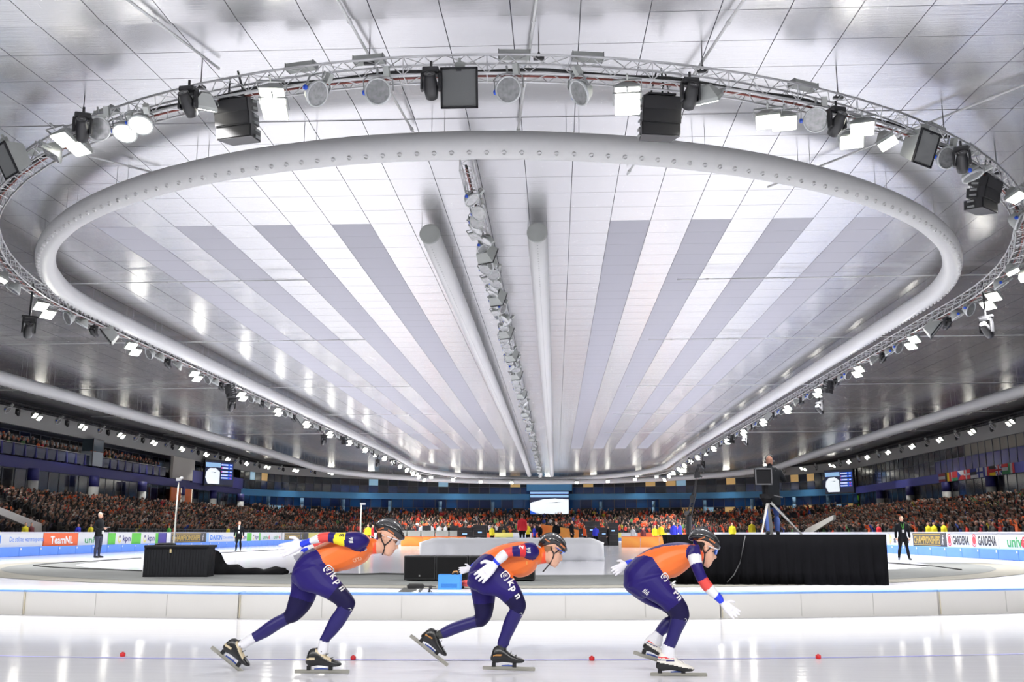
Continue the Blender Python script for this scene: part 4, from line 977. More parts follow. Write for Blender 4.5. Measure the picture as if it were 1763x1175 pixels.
# flags hanging from the right band
FL = dict(r=mat('flag red', rgb(176, 40, 44), .8), dr=mat('flag dark red', rgb(120, 36, 42), .8), w=mat('flag white', rgb(200, 200, 204), .8), k=mat('flag black', rgb(22, 22, 26), .8), y=mat('flag yellow', rgb(224, 190, 40), .8), g=mat('flag green', rgb(40, 110, 66), .8), b=mat('flag blue', rgb(36, 46, 130), .8))
FLAGS = [('dark red flag with a white horizontal band', 'h', 'dr w dr'), ('black, yellow and red vertical striped flag', 'v', 'k y r'), ('red flag with a green lower band', 'h2', 'r r g'), ('white and red flag with blue triangle', 'tri', 'w r b'), ('red flag with white off-centre cross', 'cross', 'r w'), ('blue, black and white banded flag', 'h', 'b k w'), ('white flag with blue off-centre cross', 'cross', 'w b'), ('blue, white and red vertical striped flag', 'v', 'b w r'), ('black, red and yellow banded flag', 'h', 'k r y'), ('blue flag with red and white crosses', 'union', 'b w r'), ('red, white and green banded flag', 'h', 'r w g'), ('green, white and red vertical striped flag', 'v', 'g w r')]
fx0, fx1 = 1611, 1742
for i, (lab, kd, cs) in enumerate(FLAGS):
    ya, yb = atx(fx0 + (fx1 - fx0) * i / 12, 815, XR - .3).y, atx(fx0 + (fx1 - fx0) * (i + .97) / 12, 815, XR - .3).y; W_ = ya - yb
    e = tag(empty('flag', (XR - .03, ya, 7.06), -math.pi / 2), lab + ' hanging on the right band', 'flag', 'national flags on the right band'); cs = [FL[c] for c in cs.split()]; Hh = .88
    def fq(x0, x1, z0, z1, m_, nm, t=0.): b = MB(); b.box(((x0 + x1) / 2 * W_, -t, (z0 + z1) / 2 * -Hh), ((x1 - x0) * W_, .02, abs(z1 - z0) * Hh)); b.build(nm, m_, e)
    if kd == 'h':
        for j in range(3): fq(0, 1, j / 3, (j + 1) / 3, cs[j], 'band')
    elif kd == 'h2': fq(0, 1, 0, .66, cs[0], 'band'); fq(0, 1, .66, 1, cs[2], 'band'); fq(0, .1, 0, 1, FL['w'], 'border', .015)
    elif kd == 'v':
        for j in range(3): fq(j / 3, (j + 1) / 3, 0, 1, cs[j], 'stripe')
    elif kd == 'tri':
        fq(0, 1, 0, .5, cs[0], 'band'); fq(0, 1, .5, 1, cs[1], 'band'); b = MB(); b.prism([(0, 0), (.5 * W_, -.5 * Hh), (0, -Hh)], -.015, -.03); b.build('triangle', cs[2], e)
    elif kd == 'cross': fq(0, 1, 0, 1, cs[0], 'field'); fq(.28, .46, 0, 1, cs[1], 'cross_upright', .015); fq(0, 1, .41, .59, cs[1], 'cross_bar', .015)
    else:
        fq(0, 1, 0, 1, cs[0], 'field')
        for sgn in (-1, 1):
            b = MB(); b.bar((.5 * W_ - .5 * W_, -.012, -Hh * (.5 + .5 * sgn)), (W_, -.012, -Hh * (.5 - .5 * sgn)), .012, .16); b.build('saltire', cs[1], e)
        fq(.36, .64, 0, 1, cs[1], 'cross_edge', .02); fq(0, 1, .34, .66, cs[1], 'cross_edge', .02); fq(.42, .58, 0, 1, cs[2], 'cross_upright', .03); fq(0, 1, .41, .59, cs[2], 'cross_bar', .03)
# green sign and pale ramp on the far right, orange doors on the left
p = aty(1468, 873, 138); e = tag(empty('green_sign', p, math.radians(-20)), 'bright green sign board with dark foliage shape on the far right', 'sign')
m = MB(); m.box((0, 0, 0), (2.1, .1, 3.0)); m.build('panel', mat('bright green board', rgb(120, 200, 50), .5, emit=.3), e); m = MB()
for x, z, r in ((-.5, .3, .5), (.4, .6, .5), (.1, -.5, .6), (.6, -.3, .4), (-.5, -.6, .4)): m.add([(x + r * math.cos(a), -.055, z + r * math.sin(a)) for a in (2 * math.pi * k / 10 for k in range(10))], [tuple(range(10))[::-1]])
m.build('foliage_print', col_mat('dark foliage print', 26, 44, 22), e)
for px, lab in ((301, 'left leaf'), (320, 'right leaf')):
    p = atx(px, 872, XL + .9); m = MB(); m.box((0, 0, 0), (.12, 2.9, 3.4)); o = m.build('orange_door', mat('orange door', rgb(214, 104, 40), .5, noise=.15, nscale=.8), None, False, (p.x, p.y, 4.3)); tag(o, f'tall orange door leaf under the left balcony, {lab}', 'door')
    m = MB(); m.box((.07, 1.42, 0), (.03, .06, 3.4)); m.build('lit_edge', mat('warm light strip', (1, .9, .7), .5, emit=2.), o)
# ================================================================ NEAR PADDING, MARKERS, INFIELD
PADW = mat('white barrier pad', rgb(226, 224, 220), .55, noise=.05, nscale=1.0)
PADT = mat('blue pad edge', rgb(120, 164, 236), .5, noise=.35, nscale=2.5)
r_pad = 27.0; na = 26; a0, a1 = math.pi * 1.5 - .46, math.pi * 1.5 + .46
for i in range(-3, 12):
    th0 = math.pi * 1.5 + (-7.55 + i * 3.4) / r_pad - .18; th1 = th0 + 3.4 / r_pad; rs = []; ts = []
    if i < -2 or th0 > math.pi * 1.5 + .52: continue
    for k in range(9):
        a = th0 + (th1 - th0 - .0009) * k / 8; c, s = math.cos(a), math.sin(a)
        P_ = lambda r, z: Vector((PC[0] + r * c, PC[1] + r * s, z))
        rs.append([P_(r_pad, 0), P_(r_pad, .33), P_(r_pad - .28, .33), P_(r_pad - .28, 0)])
        ts.append([P_(r_pad + .006, .328), P_(r_pad + .006, .352), P_(r_pad - .29, .352), P_(r_pad - .29, .328)])
    b = MB(); b.rings(rs[:]); o = b.build('barrier_pad', PADW); nm = ['leftmost', 'second', 'third', 'fourth', 'fifth', 'sixth', 'seventh', 'eighth', 'ninth', 'tenth', 'eleventh', 'twelfth']
    tag(o, f'low white barrier pad behind the skaters, {nm[i + 2]} from the left end of the row', 'barrier pad', 'low white barrier along the near bend')
    b = MB(); b.rings(ts); b.build('blue_edge', PADT, o)
    b = MB(); a = th0 + .0004; c, s = math.cos(a), math.sin(a); b.bar((PC[0] + (r_pad + .004) * c, PC[1] + (r_pad + .004) * s, .01), (PC[0] + (r_pad + .004) * c, PC[1] + (r_pad + .004) * s, .325), .05, .012); b.build('seam_strap', mat('cream strap', rgb(214, 206, 182), .6), o)
    b = MB()
    for t in (.35, .68):
        a = th0 + (th1 - th0) * t; c, s = math.cos(a), math.sin(a); b.bar((PC[0] + (r_pad + .002) * c, PC[1] + (r_pad + .002) * s, .02), (PC[0] + (r_pad + .002) * c, PC[1] + (r_pad + .002) * s, .32), .012, .006)
    b.build('stitch_line', mat('pad stitch', rgb(196, 194, 190), .6), o)
REDM = mat('red rubber', rgb(206, 34, 40), .45)
for px, py, lab in ((211, 1131, 'leftmost of the four'), (608, 1137, 'between the first and second skater'), (1019, 1138, 'between the second and third skater'), (1409, 1135, 'rightmost of the four')):
    p = atz(px, py); e = tag(empty('lane_marker', p), f'small red rubber lane block on the blue line, {lab}', 'lane marker')
    m = MB(); m.lathe([(.020, 0), (.026, .008), (.026, .030), (.018, .038)], 12); m.build('block', REDM, e, True)
    m = MB(); m.lathe([(.012, .034), (.010, .044), (.0, .045)], 10); m.build('knob', REDM, e, True)
def person_group(): pass
# ---- black deck box on the left
p0 = atz(245, 995); p1 = atz(355, 995); yaw_ = math.atan2(p1.y - p0.y, p1.x - p0.x); Wd = (p1 - p0).length; Hb = .80
e = tag(empty('deck_box', (p0 + p1) / 2 + Vector((0, .36, 0)), yaw_), 'black slatted plastic deck box with a flat lid on the left', 'storage box')
BOXM = mat('charcoal plastic', rgb(28, 29, 33), .6, noise=.1, spec=.2); m = MB(); m.box((0, 0, Hb / 2), (Wd - .06, .70, Hb - .02)); m.build('body', BOXM, e)
sl = MB(); sl.box((0, 0, 0), (.062, .02, Hb - .14)); sm = sl.mesh('slat', BOXM)
ns = int(Wd / .075)
for i in range(ns): link('slat', sm, e, (-Wd / 2 + .06 + i * (Wd - .12) / (ns - 1), -.355, Hb / 2 - .01))
for i in range(8): link('slat', sm, e, (Wd / 2 - .025, -.31 + i * .088, Hb / 2 - .01), (0, 0, math.pi / 2))
m = MB(); m.box((0, 0, Hb + .02), (Wd + .03, .80, .07)); bevel(m.build('lid', BOXM, e), .015)
m = MB(); m.box((-.14, -.41, Hb - .10), (.05, .02, .10)); m.build('latch', mat('brass latch', rgb(200, 184, 140), .4, .5), e)
for xx in (-Wd / 2 + .02, Wd / 2 - .02):
    m = MB(); m.box((xx, -.36, Hb / 2), (.05, .04, Hb - .03)); m.build('corner_post', BOXM, e)
m = MB(); m.path([(-.7, 0, Hb + .07), (-.5, -.2, Hb + .08), (-.2, .1, Hb + .07), (-.4, .2, Hb + .09), (-.65, .05, Hb + .08)], .03, 6, closed=True); o = m.build('cable_coil', CABLE, None, True, e.location, (0, 0, yaw_)); tag(o, 'coil of black cable lying on the deck box lid', 'cable')
# lamp pole (camera mast) with its round base, standing behind the box
p = atz(297, 963); h = aty(301, 822, p.y).z
e = tag(empty('camera_mast', p), 'tall slim white camera mast standing behind the deck box', 'mast'); m = MB(); m.tube((0, 0, .2), (.06, 0, h - .25), .045, .03, 10); m.build('pole', mat('off-white pole', rgb(206, 206, 196), .5), e, True)
m = MB(); m.lathe([(.40, 0), (.42, .30), (.30, .55), (.08, .62)], 16); m.build('base', BLACK, e, True); m = MB(); m.lathe([(.2, .0), (.24, .2), (.2, .35)], 12, 0, Matrix.Translation((.25, -.2, .2))); m.build('cable_drum', P_PUR, e, True)
m = MB(); m.box((.05, 0, h - .10), (.20, .14, .14)); m.tube((.12, 0, h - .05), (.26, -.06, h - .03), .05); hd = m.build('camera_head', WHITE, e)
m = MB(); m.path([(.12, -.02, h - .3), (.25, -.05, h - .9), (.1, -.06, h - 1.6), (.09, -.06, 1.)], .014, 5); m.build('cable', CABLE, e, True)
p = atz(620, 944); h = aty(620, 868, p.y).z
e = tag(empty('camera_mast', p), 'slim white mast with a small lamp head behind the first skater', 'mast'); m = MB(); m.tube((0, 0, 0), (0, 0, h), .07, .05, 8); m.build('pole', MATS['off-white pole'], e, True); m = MB(); m.box((.12, 0, h), (.42, .2, .16)); m.build('lamp_head', WHITE, e); m = MB(); m.box((0, 0, .1), (.8, .8, .2)); m.build('base', DKGREY, e)
# black cloth lying on the ice beside the box
CLOTH = mat('black cloth', (.006, .006, .007), .9, noise=.4, nscale=5, bump=.5, spec=.1)
m = MB(); rows = []
prof = [(366, 40), (374, 38), (381, 20), (390, 16), (405, 20), (420, 10), (440, 13), (455, 8), (470, 14), (485, 13), (491, 10)]
for px, hpx in prof:
    q = atz(px, 990); hh = hpx * q.y / FPX * .95; ring_ = []
    for k in range(9): t = k / 8; ring_.append(Vector((q.x + .05 * math.sin(k * 2 + px), q.y - .3 + t * .7, .004 + hh * math.sin(math.pi * t) ** .7 * (1 + .12 * math.sin(px * .7 + k)))))
    rows.append(ring_ + [Vector((q.x, q.y + .3, .002)), Vector((q.x, q.y - .2, .002))])
m.rings(rows); tag(m.build('black_cloth', CLOTH, None, True), 'crumpled black cloth trailing from the deck box across the mat', 'cloth')
m = MB(); m.box((0, 0, .004), (1.3, .5, .008)); q = atz(350, 998); tag(m.build('grey_mat', MATG, None, False, q, (0, 0, .15)), 'thin loose grey sheet lying in front of the deck box', 'mat')
# cables on the infield ice
def cable(name, pts, r, lab, z=.02): m = MB(); m.path([atz(px, py) + Vector((0, 0, z)) for px, py in pts], r, 6); o = m.build(name, CABLE, None, True); return tag(o, lab, 'cable')
cable('floor_cable', [(243, 985), (215, 984), (180, 982), (140, 981), (100, 979), (70, 977), (58, 975.5), (75, 973), (110, 970), (160, 967.5), (243, 962)], .03, 'black cable looping on the ice at the left end of the rubber ring')
cable('floor_cable', [(500, 990), (560, 991), (620, 991.5), (660, 990), (696, 991)], .04, 'black cable from the cloth to the black subwoofers')
cable('floor_cable', [(380, 953), (410, 951), (450, 949), (492, 947)], .03, 'thin black cable on the ice behind the far standing man on the left')
cable('floor_cable', [(1525, 970), (1560, 973), (1600, 976), (1625, 978.5), (1655, 983)], .03, 'thin black cable on the ice right of the draped platform')
# ---- subwoofers, crate, microphone, mat
SUBG = mat('subwoofer cloth', (.009, .009, .010), .85, noise=.5, nscale=90, spec=.15); ys_ = atz(700, 1002).y
xs_ = [aty(px, 980, ys_).x for px in (695, 750, 806, 862, 921)]
hs = aty(750, 957.5, ys_).z
for i in range(4):
    x0, x1 = xs_[i], xs_[i + 1]; e = tag(empty('subwoofer', ((x0 + x1) / 2, ys_ + .4, 0)), f'black subwoofer cabinet with cloth front, {["leftmost", "second", "third", "rightmost"][i]} of the row of four', 'loudspeaker', 'row of subwoofers')
    m = MB(); m.box((0, 0, hs / 2 + .02), (x1 - x0 - .012, .8, hs - .04)); bevel(m.build('cabinet', BLACK, e), .015)
    m = MB(); m.box((0, -.405, hs / 2 + .02), (x1 - x0 - .07, .015, hs - .12)); m.build('grille', SUBG, e); m = MB(); m.box((0, -.415, .14), (.035, .006, .035)); m.build('badge', GREY, e)
    m = MB()
    for dx in (-.3, .3): m.box((dx, 0, .01), (.06, .6, .02))
    m.build('foot', DKGREY, e)
p = atz(773, 1016); e = tag(empty('plastic_crate', p + Vector((0, .18, 0))), 'blue plastic crate with slotted lower side in front of the subwoofers', 'crate'); wc = 36 * p.y / FPX; hc = 24.5 * p.y / FPX
CRB = mat('blue crate plastic', rgb(58, 132, 204), .45, noise=.05)
for c, s in (((0, -.17, hc * .70), (wc, .02, hc * .6)), ((0, -.17, .02), (wc, .02, .04)), ((0, .17, hc / 2), (wc, .02, hc)), ((-wc / 2, 0, hc / 2), (.02, .34, hc)), ((wc / 2, 0, hc / 2), (.02, .34, hc)), ((0, 0, .015), (wc, .34, .02))): m = MB(); m.box(c, s); m.build('wall_board', CRB, e)
slb = MB(); slb.box((0, 0, 0), (.012, .022, hc * .40)); slm = slb.mesh('rib', CRB)
for i in range(15): link('rib', slm, e, (-wc * .36 + i * wc * .72 / 14, -.17, hc * .22))
for s in (-1, 1): m = MB(); m.box((s * wc * .43, -.17, hc * .2), (wc * .13, .022, hc * .45)); m.build('wall_board', CRB, e)
m = MB(); m.box((0, -.17, hc * .22), (wc * .72, .022, .012)); m.build('rib_band', CRB, e)
m = MB(); m.path([(.05, 0, hc - .02), (.08, -.05, hc + .05), (.14, .02, hc + .06), (.16, .05, hc - .02)], .022, 8); tag(m.build('tape_roll', mat('brown tape', rgb(150, 110, 60), .6), None, True, e.location), 'brown tape roll sticking out of the blue crate', 'tape')
p = atz(803, 1014); m = MB(); m.lathe([(.02, -.07), (.09, -.05), (.11, .0), (.09, .05), (.02, .07)], 14, 0, Matrix.Translation((0, 0, .11))); e = m.build('buoy', mat('dull red plastic', rgb(186, 62, 56), .5), None, True, p); tag(e, 'small dull red reel on the mat beside the blue crate', 'reel'); m = MB(); m.tube((-.2, 0, .06), (-.05, 0, .06), .05); m.build('handle', BLACK, e)
p = atz(738, 1030); e = tag(empty('microphone_stand', p), 'black shotgun microphone on a small stand in front of the crate', 'microphone'); hm = aty(738, 1010, p.y).z
m = MB(); m.tube((0, 0, 0), (.02, 0, hm), .022, .016); m.tube((0, 0, hm * .6), (.10, -.1, 0), .008); m.tube((0, 0, hm * .6), (-.06, .12, 0), .008); m.tube((0, 0, hm * .8), (.12, .05, .02), .006); m.build('stand_legs', BLACK, e)
m = MB(); m.path([(-.40, 0, hm - .015), (-.36, 0, hm), (-.12, 0, hm), (-.09, 0, hm)], [.03, .048, .048, .03], 12); m.build('foam_windshield', mat('black foam', (.014, .014, .014), .95, bump=.6, nscale=120), e, True); m = MB(); m.tube((-.1, 0, hm), (.14, 0, hm - .01), .012); m.box((.03, 0, hm - .02), (.05, .05, .06)); m.build('holder', BLACK, e)
q = [atz(*v) for v in ((673, 1031), (695, 1013.5), (729, 1013.5), (716, 1031))]; m = MB(); m.add([v + Vector((0, 0, .004)) for v in q] + [v + Vector((0, 0, .016)) for v in q], [(0, 3, 2, 1), (4, 5, 6, 7), (0, 1, 5, 4), (1, 2, 6, 5), (2, 3, 7, 6), (3, 0, 4, 7)]); o = tag(m.build('floor_mat', mat('black printed mat', rgb(48, 48, 46), .7, noise=.2, nscale=6)), 'black floor mat with white print lying on the ice beyond the barrier', 'mat')
m = MB(); U = (q[2] - q[3]); R_ = (q[3] - q[0])
for t0, t1, s0, s1 in ((.05, .2, .72, .86), (.2, .5, .64, .76), (.45, .6, .70, .92), (.6, .85, .78, .86), (.80, .92, .70, .90), (.35, .45, .55, .66)): m.add([q[0] + R_ * s + (q[1] - q[0]).lerp(U, s) * t + Vector((0, 0, .019)) for s, t in ((s0, t0), (s1, t0), (s1, t1), (s0, t1))], [(0, 1, 2, 3)])
m.build('white_print', P_W, o)
# ---- tarpaulin-covered block
TARP = mat('white tarpaulin', rgb(244, 245, 249), .5, noise=.03, bump=.35, nscale=1.6)
pa, pb = atz(726, 967), atz(1036, 966); yt = (pa.y + pb.y) / 2; x0, x1 = aty(722, 950, yt).x, aty(1040, 950, yt).x; zt = aty(880, 927, yt).z
m = MB(); rows = []; nx = 46
for i in range(nx + 1):
    x = x0 + (x1 - x0) * i / nx; f = min(i, nx - i) / 3.; top = zt * (min(1, .8 + .2 * f) if f < 1 else 1) * (1 + .012 * math.sin(i * 1.9)); rw = []
    for k, (yy, zz) in enumerate(((-.12, .0), (-.08, .3), (-.03, .7), (0, .93), (.12, 1.), (1.2, 1.01), (2.3, 1.), (2.42, .9), (2.5, .4), (2.55, 0))): rw.append(Vector((x + .03 * math.sin(k * 1.3 + i), yt + yy + (.07 * math.sin(i * 1.15) * (1 - zz)), zz * top)))
    rows.append(rw)
m.rings(rows); tag(m.build('covered_block', TARP, None, True), 'long low block wrapped in white tarpaulin in the middle of the infield', 'covered block')
# ---- draped camera platform
ya = atz(1350, 1008).y; xa, xb = aty(1166, 990, ya).x, aty(1530, 990, ya).x; zt = aty(1350, 922, ya).z; PLAT = (xa, xb, ya, zt)
e = tag(empty('camera_platform', ((xa + xb) / 2, ya, 0)), 'camera platform hidden by a black floor-length drape', 'platform'); hw = (xb - xa) / 2
m = MB(); m.box((0, 1.6, zt - .05), (2 * hw - .1, 3.1, .10)); m.build('deck', BLACK, e)
m = MB(); n = 120; rs = []
for i in range(n + 1):
    t = i / n; x = -hw + 2 * hw * t; wv = .05 * math.sin(i * .9) + .03 * math.sin(i * 2.3); rs.append([Vector((x + (0 if t < .98 else 0), wv * s + (-.02), zt * (1 - s) + .02 * (1 - s))) for s in (0, .25, .5, .75, 1.)] + [Vector((x, .06, .0)), Vector((x, .06, zt))])
m.rings(rs); DRP = mat('black drape', (.004, .004, .005), .95, noise=.3, nscale=3, spec=.05); m.build('front_drape', DRP, e, True)
for s in (-1, 1):
    m = MB(); rs = []
    for i in range(41): y = 3.1 * i / 40; wv = .04 * math.sin(i * .9); rs.append([Vector((s * hw + s * wv * q_ - s * .06 * math.sin(q_ * 3.), y, zt * (1 - q_))) for q_ in (0, .3, .6, 1.)] + [Vector((s * (hw - .08), y, 0)), Vector((s * (hw - .08), y, zt))])
    m.rings(rs); m.build('side_drape', DRP, e, True)
m = MB(); m.path([aty(px, py, ya - .1) - Vector((0, 0, 0)) for px, py in ((1283, 923), (1279, 945), (1274, 970), (1264, 990), (1252, 1003))], .012, 5); tag(m.build('hanging_cable', mat('grey cable', rgb(70, 70, 72), .6), None, True), 'thin grey cable hanging down the front of the black drape', 'cable')
# ---- rear of the infield: orange boards, counters, equipment, camera crane
ORB = bpy.data.materials.new('mottled orange board'); ORB.use_nodes = True; nt = ORB.node_tree; b_ = nt.nodes['Principled BSDF']; nz = nt.nodes.new('ShaderNodeTexVoronoi'); nz.inputs['Scale'].default_value = .55; cr = nt.nodes.new('ShaderNodeValToRGB'); cr.color_ramp.elements[0].color = (*rgb(222, 106, 40), 1); cr.color_ramp.elements[1].color = (*rgb(236, 168, 74), 1); tcn = nt.nodes.new('ShaderNodeTexCoord'); nt.links.new(tcn.outputs['Object'], nz.inputs['Vector']); nt.links.new(nz.outputs['Distance'], cr.inputs['Fac']); nt.links.new(cr.outputs['Color'], b_.inputs['Base Color']); b_.inputs['Roughness'].default_value = .6
def orange(px0, px1, py0, py1, lab):
    n = max(1, round((px1 - px0) / 34)); y = atz((px0 + px1) / 2, py1).y
    for i in range(n):
        xa, xb = aty(px0 + (px1 - px0) * i / n, py1, y).x, aty(px0 + (px1 - px0) * (i + 1) / n, py1, y).x; z1 = aty(px0, py0, y).z
        m = MB(); m.box((0, 0, z1 / 2), (xb - xa - .03, .12, z1)); o = m.build('orange_board', ORB, None, False, ((xa + xb) / 2, y, 0)); tag(o, f'mottled orange board {lab}, {nth(i + 1)} from the left', 'board', f'orange boards {lab}')
        m = MB(); m.box((0, 0, z1 + .02), (xb - xa, .16, .05)); m.build('cap', P_OR, o)
orange(690, 802, 925, 941, 'behind the first skater and the covered block'); orange(1070, 1168, 925, 943, 'behind the third skater')
m = MB(); q = atz(985, 938); s = q.y / FPX; m.prism([(-55 * s, 0), (45 * s, 0), (45 * s, 14 * s), (10 * s, 24 * s), (-55 * s, 34 * s)], 0, .15); tag(m.build('orange_banner', ORB, None, False, (q.x, q.y, 0)), 'slanting orange banner behind the second skater\'s head', 'banner')
CNT = mat('grey white counter', rgb(176, 178, 172), .6, noise=.12, nscale=1.)
yc = atz(740, 938).y
for i in range(6):
    xa, xb = aty(678 + i * 24, 925, yc).x, aty(701 + i * 24, 925, yc).x; z0, z1 = aty(740, 926, yc).z, aty(740, 914, yc).z
    m = MB(); m.box((0, 0, z1 - .06), (xb - xa - .04, .9, .10)); o = m.build('counter', CNT, None, False, ((xa + xb) / 2, yc, 0)); tag(o, f'white counter unit in the row behind the orange boards, {nth(i + 1)} from the left', 'counter', 'counter units of the infield')
    m = MB(); m.box((0, 0, (z1 - .1) / 2), (xb - xa - .06, .8, z1 - .1)); m.build('front_panel', CNT, o)
    if i % 2 == 0: m = MB(); m.box((-.2, 0, z1 + .25), (.9, .06, .5)); m.box((-.2, 0, z1 + .02), (.3, .2, .05)); o2 = m.build('monitor', BLACK, None, False, ((xa + xb) / 2, yc, 0)); tag(o2, f'black monitor standing on the infield counters, {nth(i // 2 + 1)} from the left', 'monitor', 'monitors on the counters')
for i, (px, w_, h_) in enumerate(((1020, 26, 40), (1040, 20, 30), (1056, 18, 38), (800, 26, 30), (826, 22, 34), (1004, 14, 28))):
    q = atz(px, 940); s = q.y / FPX; e = tag(empty('flight_case', q), f'black equipment case on the infield, {["behind the second skater", "right of the tallest case", "next to the orange boards", "by the white counters", "in the gap left of the red jacket", "narrow one near the banner"][i]}', 'equipment case')
    m = MB(); m.box((0, .4, h_ * s / 2), (w_ * s, .8, h_ * s)); bevel(m.build('case', BLACK, e), .03); m = MB()
    for k in range(3): m.box((0, -.01, h_ * s * (.2 + .3 * k)), (w_ * s * .9, .03, .05))
    m.build('edge_rail', DKGREY, e); m = MB(); m.box((0, -.02, h_ * s * .65), (w_ * s * .3, .03, .12)); m.build('screen_glow', S_LB, e)
yk = 62.; B_ = aty(1186, 940, yk); e = tag(empty('camera_crane', (B_.x, yk, 0)), 'tall black camera crane rising left of the draped platform', 'camera crane'); K = lambda px, py: aty(px, py, yk) - Vector((B_.x, yk, 0))
m = MB(); m.tube((0, 0, 0), K(1186, 888), .20, .16, 8); m.box((0, 0, .2), (1.2, 1.0, .4)); m.build('base_column', BLACK, e); m = MB()
a_, b2 = K(1186, 892), K(1195, 850)
for dx in (-.11, .11): m.tube(a_ + Vector((dx, 0, 0)), b2 + Vector((dx, 0, 0)), .045)
for t in np.linspace(0, 1, 9): c_ = a_.lerp(b2, t); m.tube(c_ + Vector((-.11, 0, 0)), c_ + Vector((.11, 0, 0)), .025)
m.build('lower_arm', BLACK, e); m = MB(); m.tube(K(1194, 854), K(1199, 826), .09, .06); m.box(K(1191, 860), (.22, .2, .4)); m.build('upper_arm', BLACK, e)
m = MB(); m.box(K(1200, 818), (.34, .3, .36)); m.tube(K(1197, 824), K(1203, 803), .07); m.box(K(1203, 803), (.22, .3, .22)); m.tube(K(1200, 818), K(1209, 822), .05); m.tube(K(1196, 820), K(1200, 808), .06); m.build('camera_head', BLACK, e)
m = MB(); m.box(K(1182, 884), (.22, .3, .22)); m.tube(K(1186, 880), K(1181, 884), .05); m.build('counterweight', DKGREY, e)
# ================================================================ PEOPLE
def loft_rings(st, n=18, sub=4, dome=True):
    """st rows: cx,cy,cz, hx,hy,hz (half-axis one), kx,ky,kz (half-axis two)"""
    S = spline(st, sub); rs = []
    ph = [2 * math.pi * k / n for k in range(n)]
    def ring(r, sc=1., off=None):
        c, h, k = Vector(r[:3]), Vector(r[3:6]) * sc, Vector(r[6:9]) * sc
        if off is not None: c = c + off
        return [c + h * math.cos(a) + k * math.sin(a) for a in ph]
    if dome:
        d = Vector(S[0][:3]) - Vector(S[1][:3]); r0 = min(Vector(S[0][3:6]).length, Vector(S[0][6:9]).length)
        d = d.normalized() if d.length > 1e-6 else d; rs += [ring(S[0], .35, d * r0 * .5), ring(S[0], .78, d * r0 * .34)]
    rs += [ring(r) for r in S]
    if dome:
        d = Vector(S[-1][:3]) - Vector(S[-2][:3]); r0 = min(Vector(S[-1][3:6]).length, Vector(S[-1][6:9]).length)
        d = d.normalized() if d.length > 1e-6 else d; rs += [ring(S[-1], .78, d * r0 * .34), ring(S[-1], .35, d * r0 * .5)]
    return rs, S
def remesh(mb, voxel, smooth=6, name='body'):
    me = mb.mesh(name, WHITE); o = link(name, me)
    r = o.modifiers.new('r', 'REMESH'); r.mode = 'VOXEL'; r.voxel_size = voxel; r.use_smooth_shade = True
    s = o.modifiers.new('s', 'SMOOTH'); s.factor = .5; s.iterations = smooth
    out = bpy.data.meshes.new_from_object(o.evaluated_get(bpy.context.evaluated_depsgraph_get())); bpy.data.objects.remove(o); bpy.data.meshes.remove(me)
    out.materials.clear(); out.name = name; out.polygons.foreach_set('use_smooth', [True] * len(out.polygons)); return out
class Body:
    """lofts joined into one continuous skin; every face is then given the colour of the garment it belongs to"""
    def __init__(s): s.mb = MB(); s.parts = []
    def loft(s, name, st, sub=4):
        rs, S = loft_rings(st, 18, sub); s.mb.rings(rs); s.parts.append((name, S)); return s
    def limb(s, name, pts, rad, flat=1.):
        st = []
        for i, p in enumerate(pts):
            d = Vector(pts[min(i + 1, len(pts) - 1)]) - Vector(pts[max(i - 1, 0)]); a, b = frame(d); st.append((*p, *(a * rad[i]), *(b * rad[i] * flat)))
        return s.loft(name, st)
    def finish(s, voxel, colour, mats, smooth=6):
        me = remesh(s.mb, voxel, smooth); n = len(me.polygons); C = np.empty(n * 3); me.polygons.foreach_get('center', C); C = C.reshape(-1, 3)
        best = np.full(n, 1e9); who = np.zeros(n, int); tt = np.zeros(n)
        for k, (nm, S) in enumerate(s.parts):
            R = np.minimum(np.linalg.norm(S[:, 3:6], axis=1), np.linalg.norm(S[:, 6:9], axis=1)).clip(.01)
            A, B = S[:-1, :3], S[1:, :3]; AB = B - A; L2 = (AB ** 2).sum(1).clip(1e-9)
            for j in range(len(A)):
                t = (((C - A[j]) @ AB[j]) / L2[j]).clip(0, 1); d = np.linalg.norm(C - A[j] - t[:, None] * AB[j], axis=1) / (R[j] + (R[j + 1] - R[j]) * t)
                up = d < best; best[up] = d[up]; who[up] = k; tt[up] = (j + t[up]) / len(A)
        names = [p[0] for p in s.parts]; idx = colour(C, np.array(names)[who], tt)
        for m in mats: me.materials.append(m)
        me.polygons.foreach_set('material_index', idx.astype(np.int32)); me.update(); return me

